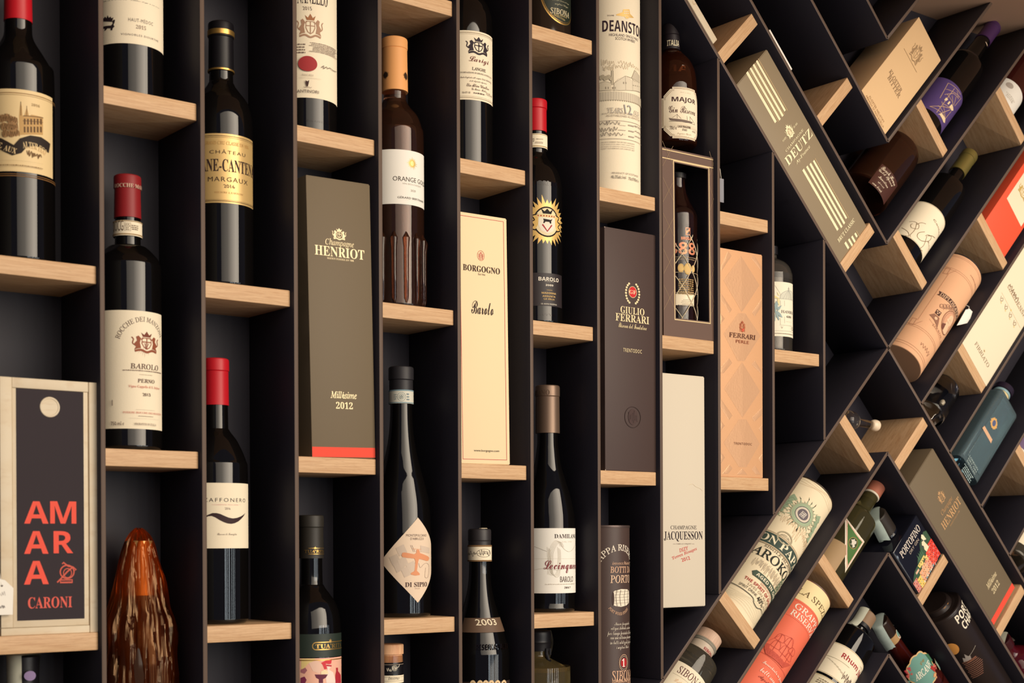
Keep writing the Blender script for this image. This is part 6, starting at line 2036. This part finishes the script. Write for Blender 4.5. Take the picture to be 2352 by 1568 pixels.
k.poly([(X(.36), 46), (X(.34), 56), (X(.62), 58), (X(.62), 50), (X(.52), 50), (X(.5), 42), (X(.44), 42), (X(.44), 46)], 'e6cf7c')
for u in (.38, .44, .5, .56):
    k.rect((X(u), 51, X(u) + 2, 54), '2a2a24')
HS = (('d88a7c', 0, .16, 8, 40), ('e8c86c', .14, .3, 6, 34), ('f0ac84', .28, .42, 10, 40), ('f0b48c', .4, .58, 12, 44), ('ee9c80', .56, .7, 14, 46), ('f0cc80', .6, .7, 40, 52), ('ea5a48', .68, .86, 12, 56), ('e4483c', .84, 1, 14, 66))
for c, u0, u1, z0, z1 in HS:
    k.rect((X(u0), z0, X(u1), z1), c)
    n = max(1, round((u1 - u0) / .055))
    for i in range(n):
        for z in range(int(z0) + 3, int(z1) - 4, 8):
            uu = u0 + (i + .5) / n * (u1 - u0)
            k.rect((X(uu) - .7, z, X(uu) + .7, z + 3.2), '2a2228' if (i + z) % 3 else '93b8bc')
k.poly([(X(.72), 56), (X(.7), 66), (X(.73), 74), (X(.7), 80), (X(.74), 86), (X(.8), 84), (X(.82), 70), (X(.84), 58)], 'ece0bc')
k.poly([(X(.8), 84), (X(.78), 94), (X(.83), 100), (X(.87), 94), (X(.88), 78)], 'f0e6c4')
for i in range(9):
    k.rect((X(.26 + i * .05), 9 + i * .4, X(.3 + i * .05), 13 + i * .5), ('efe0c4', 'f0b8a0', '8aa8ac')[i % 3])
k.line([(X(.2), 5), (X(.55), 6.5)], 1.2, 'ece0d0').line([(X(.3), 3.4), (X(.46), 4)], .9, 'c84a40').line([(X(.74), 8), (X(.76), 15)], 1, 'ece0d0')
for v in list(k.bm.verts)[_nv:]:
    v.co.y = 5 + v.co.y * .72
k.done()

T = thing('gift_tube', 'black metal tube with white block lettering and a domed lid, bottom right', 'tube', 407.2,56.4,1306.6,-45)
_hb = -1923.1
_h = -1644.9 - _hb
for ax, f in (('x', -sin(pi / 4)), ('z', cos(pi / 4))):
    setattr(T.location, ax, getattr(T.location, ax) + _hb * MM * f)
BKT = mat('2b2220', .32, spec=.6, metal=.2)
lathe(T, 'tube_wall', [(0, 42), (3, 43.6), (4, 44), (_h - 4, 44)], BKT, 72)
lathe(T, 'lid_rim', [(_h - 6, 44.2), (_h - 5, 44.8), (_h - 3, 44.4), (_h - 2, 44.8), (_h, 44.2), (_h + 1, 42.5)], BKT, 72)
lathe(T, 'lid', [(_h - 1, 42.5), (_h + .5, 40), (_h + 1.5, 30), (_h + 10, 28), (_h + 12, 25)], BKT, 64)
k = Ink(T, 28.3, .2, 'lid_letter')
k.text((-12, _h + 2, -4, _h + 9), 'R', 'SB', 'b07a3c').text((-2, _h + 2, 4, _h + 9), 'O', 'SB', 'b07a3c')
k.done()
k = Ink(T, 44, .15)
_p = [(x, y - _hb) for x, y in [(-17,-1658),(-14.6,-1688.5),(13.6,-1683.9),(13.4,-1652.1),(-34.8,-1777.6),(-20.1,-1800.7),(-19.7,-1770),(-35.5,-1745.2),(-19.8,-1739.1)]]
_x0 = _p[0][0]
_yy = (_p[0][1] + _p[1][1]) / 2
for r_, s_, dy, post in ((0, 'PORT', 2, ''), (1, 'CHAR', -18, 'LOTTE')):
    k.text((_x0 + 1 + 5 * r_, _yy + dy, _x0 + 46, _yy + dy + 17.5), s_, 'SBB', 'f0e6d0', post=post)
_hx, _hy = _p[7]
k.poly([(_hx - 8, _hy - 4), (_hx - 6, _hy + 6), (_hx - 2, _hy + 2), (_hx, _hy + 12), (_hx + 4, _hy + 4), (_hx + 8, _hy + 2), (_hx + 6, _hy - 6)], '9a9088').line([(_hx + 4, _hy + 2), (_hx + 26, _hy + 12)], .7, 'b0a698').line([(_hx - 4, _hy - 9), (_hx + 16, _hy - 7)], .9, 'a86a50')
_gx2, _gy = _p[4]
for i in range(11):
    k.rect((_gx2 - 12 + (i % 3), _gy + 26 - i * 4, _gx2 + 22 - 3 * abs(i - 4) * .6, _gy + 27.4 - i * 4), '8a5e4c')
k.rect((-70, 10, 70, 18), 'c8b69c').micro((-70, 11, 70, 17), 2, '5a4a40', 4, .5, 0)
k.ell((-60, -1711.7 - _hb - 14, -37, -1711.7 - _hb + 14), 'd9964c')
k.done()

T = thing('spirit_bottle', 'dark red rum bottle with a scalloped teal label and flowers, bottom right', 'bottle', 1569.8,60,-33.8,-45)
_s = 88.6
_nb = 149.8
_cb, _ct = 186.8, 222.3
DRK = mat('3a100c', .03, spec=.6)
bottle(T, 44, [(8, 44), (60, 44), (_s - 30, 44), (_s - 8, 42), (_s + 10, 34), (_s + 24, 24), (_s + 36, 17), (_cb, 15), (_ct - 3, 14.5)], DRK)
lathe(T, 'cap', [(_cb + 2, 16), (_cb + 3, 17), (_ct - 2, 17), (_ct, 15.5)], mat('2a1c16', .2, spec=.6))
lathe(T, 'neck_label', [(_cb - 13, 16.8), (_cb + 2, 16.6)], mat('b08a5c', .5))
k = Ink(T, 17, .3, 'neck_badge')
k.ell((2, _cb - 14, 15, _cb + 4), 'e0d8c4', 0, 24).ell((3.2, _cb - 12.5, 13.8, _cb + 2.5), '6f9488', 0, 24).ell((5, _cb - 12, 9, _cb - 9), 'c04a44', 0, 10)
k.done()
stamp(T, 'tax_strip', _cb - 12, _ct + 1.5, 21, 18, 7, 22, .4, mat('b9c8c0', .8, spec=.2, grain=.15, bscale=150))
_q = [(-11.8,150.4),(7.1,106.2),(-32,103.4),(5.8,118.7)]
_lx, _ly = (-13.3,119.8)
_sc = [(_lx + (27 + 3 * abs(sin(a * 4.5))) * cos(a), _ly - 6 + (36 + 3 * abs(sin(a * 4.5))) * sin(a)) for a in [2 * pi * i / 72 for i in range(72)]]
L = paper(T, 44, (0, 0, 0, 0), mat('d8b27c', .5), shape=_sc)
k = Ink(L, 44)
k.poly([(_lx + (x - _lx) * .9, _ly - 6 + (y - _ly + 6) * .92) for x, y in _sc], '6f9c90')
k.text((_lx - 20, _ly - 16, _lx + 21, _ly - 1), 'ARCANE', 'BI', 'f2e8d4').scrib((_lx + 2, _ly + 4, _lx + 14, _ly + 14), 4, 1.2, '8a7a50', 8)
rd = random.Random(11)
for cx_, cy_, c, n in ((-22, 14, 'cc4a52', 7), (-26, 4, 'd8625a', 5), (-28, -10, '7fae9c', 7), (-24, -22, '5c7c88', 6), (-16, -34, 'e09868', 7), (22, -14, '3c6a50', 6), (24, -26, 'd87468', 7), (14, -36, 'e0a070', 6)):
    for i in range(n):
        a = rd.uniform(0, 6.28)
        r = rd.uniform(2, 6)
        k.sun(_lx + cx_ + r * cos(a), _ly + cy_ + r * sin(a), 1.2, 3.6, 6, c, .3, i)
k.poly([(_lx + 22, _ly + 12), (_lx + 30, _ly + 4), (_lx + 31, _ly - 14), (_lx + 24, _ly - 10)], '3f6e50').poly([(_lx + 14, _ly - 16), (_lx + 20, _ly - 14), (_lx + 24, _ly - 28), (_lx + 18, _ly - 30)], 'a83430')
k.rect((_lx + 36, _ly - 46, _lx + 58, _ly - 26), 'd8b27c').rect((_lx + 37.5, _ly - 46, _lx + 58, _ly - 27.5), '6f9c90').text((_lx + 42, _ly - 40, _lx + 54, _ly - 34), 'RUM', 'SB', 'e8dcc8')
k.done()

T = thing('spirit_bottle', 'deep red bottle with a pale tax strip, under the last board at the right edge', 'bottle', 1936.6,60,-84,-45)
_ct = 226.2
bottle(T, 42, [(8, 42), (60, 42), (_ct - 74, 42), (_ct - 58, 38), (_ct - 44, 26), (_ct - 34, 16), (_ct - 8, 15), (_ct - 2, 15)], mat('54101a', .03, spec=.6, trans=.3))
lathe(T, 'cap', [(_ct - 20, 16.5), (_ct - 19, 17.2), (_ct - 1.5, 17.2), (_ct, 15.5)], mat('3a1216', .3))
stamp(T, 'tax_strip', _ct - 34, _ct + 1.5, 19.5, 18, 9, 22, .2)
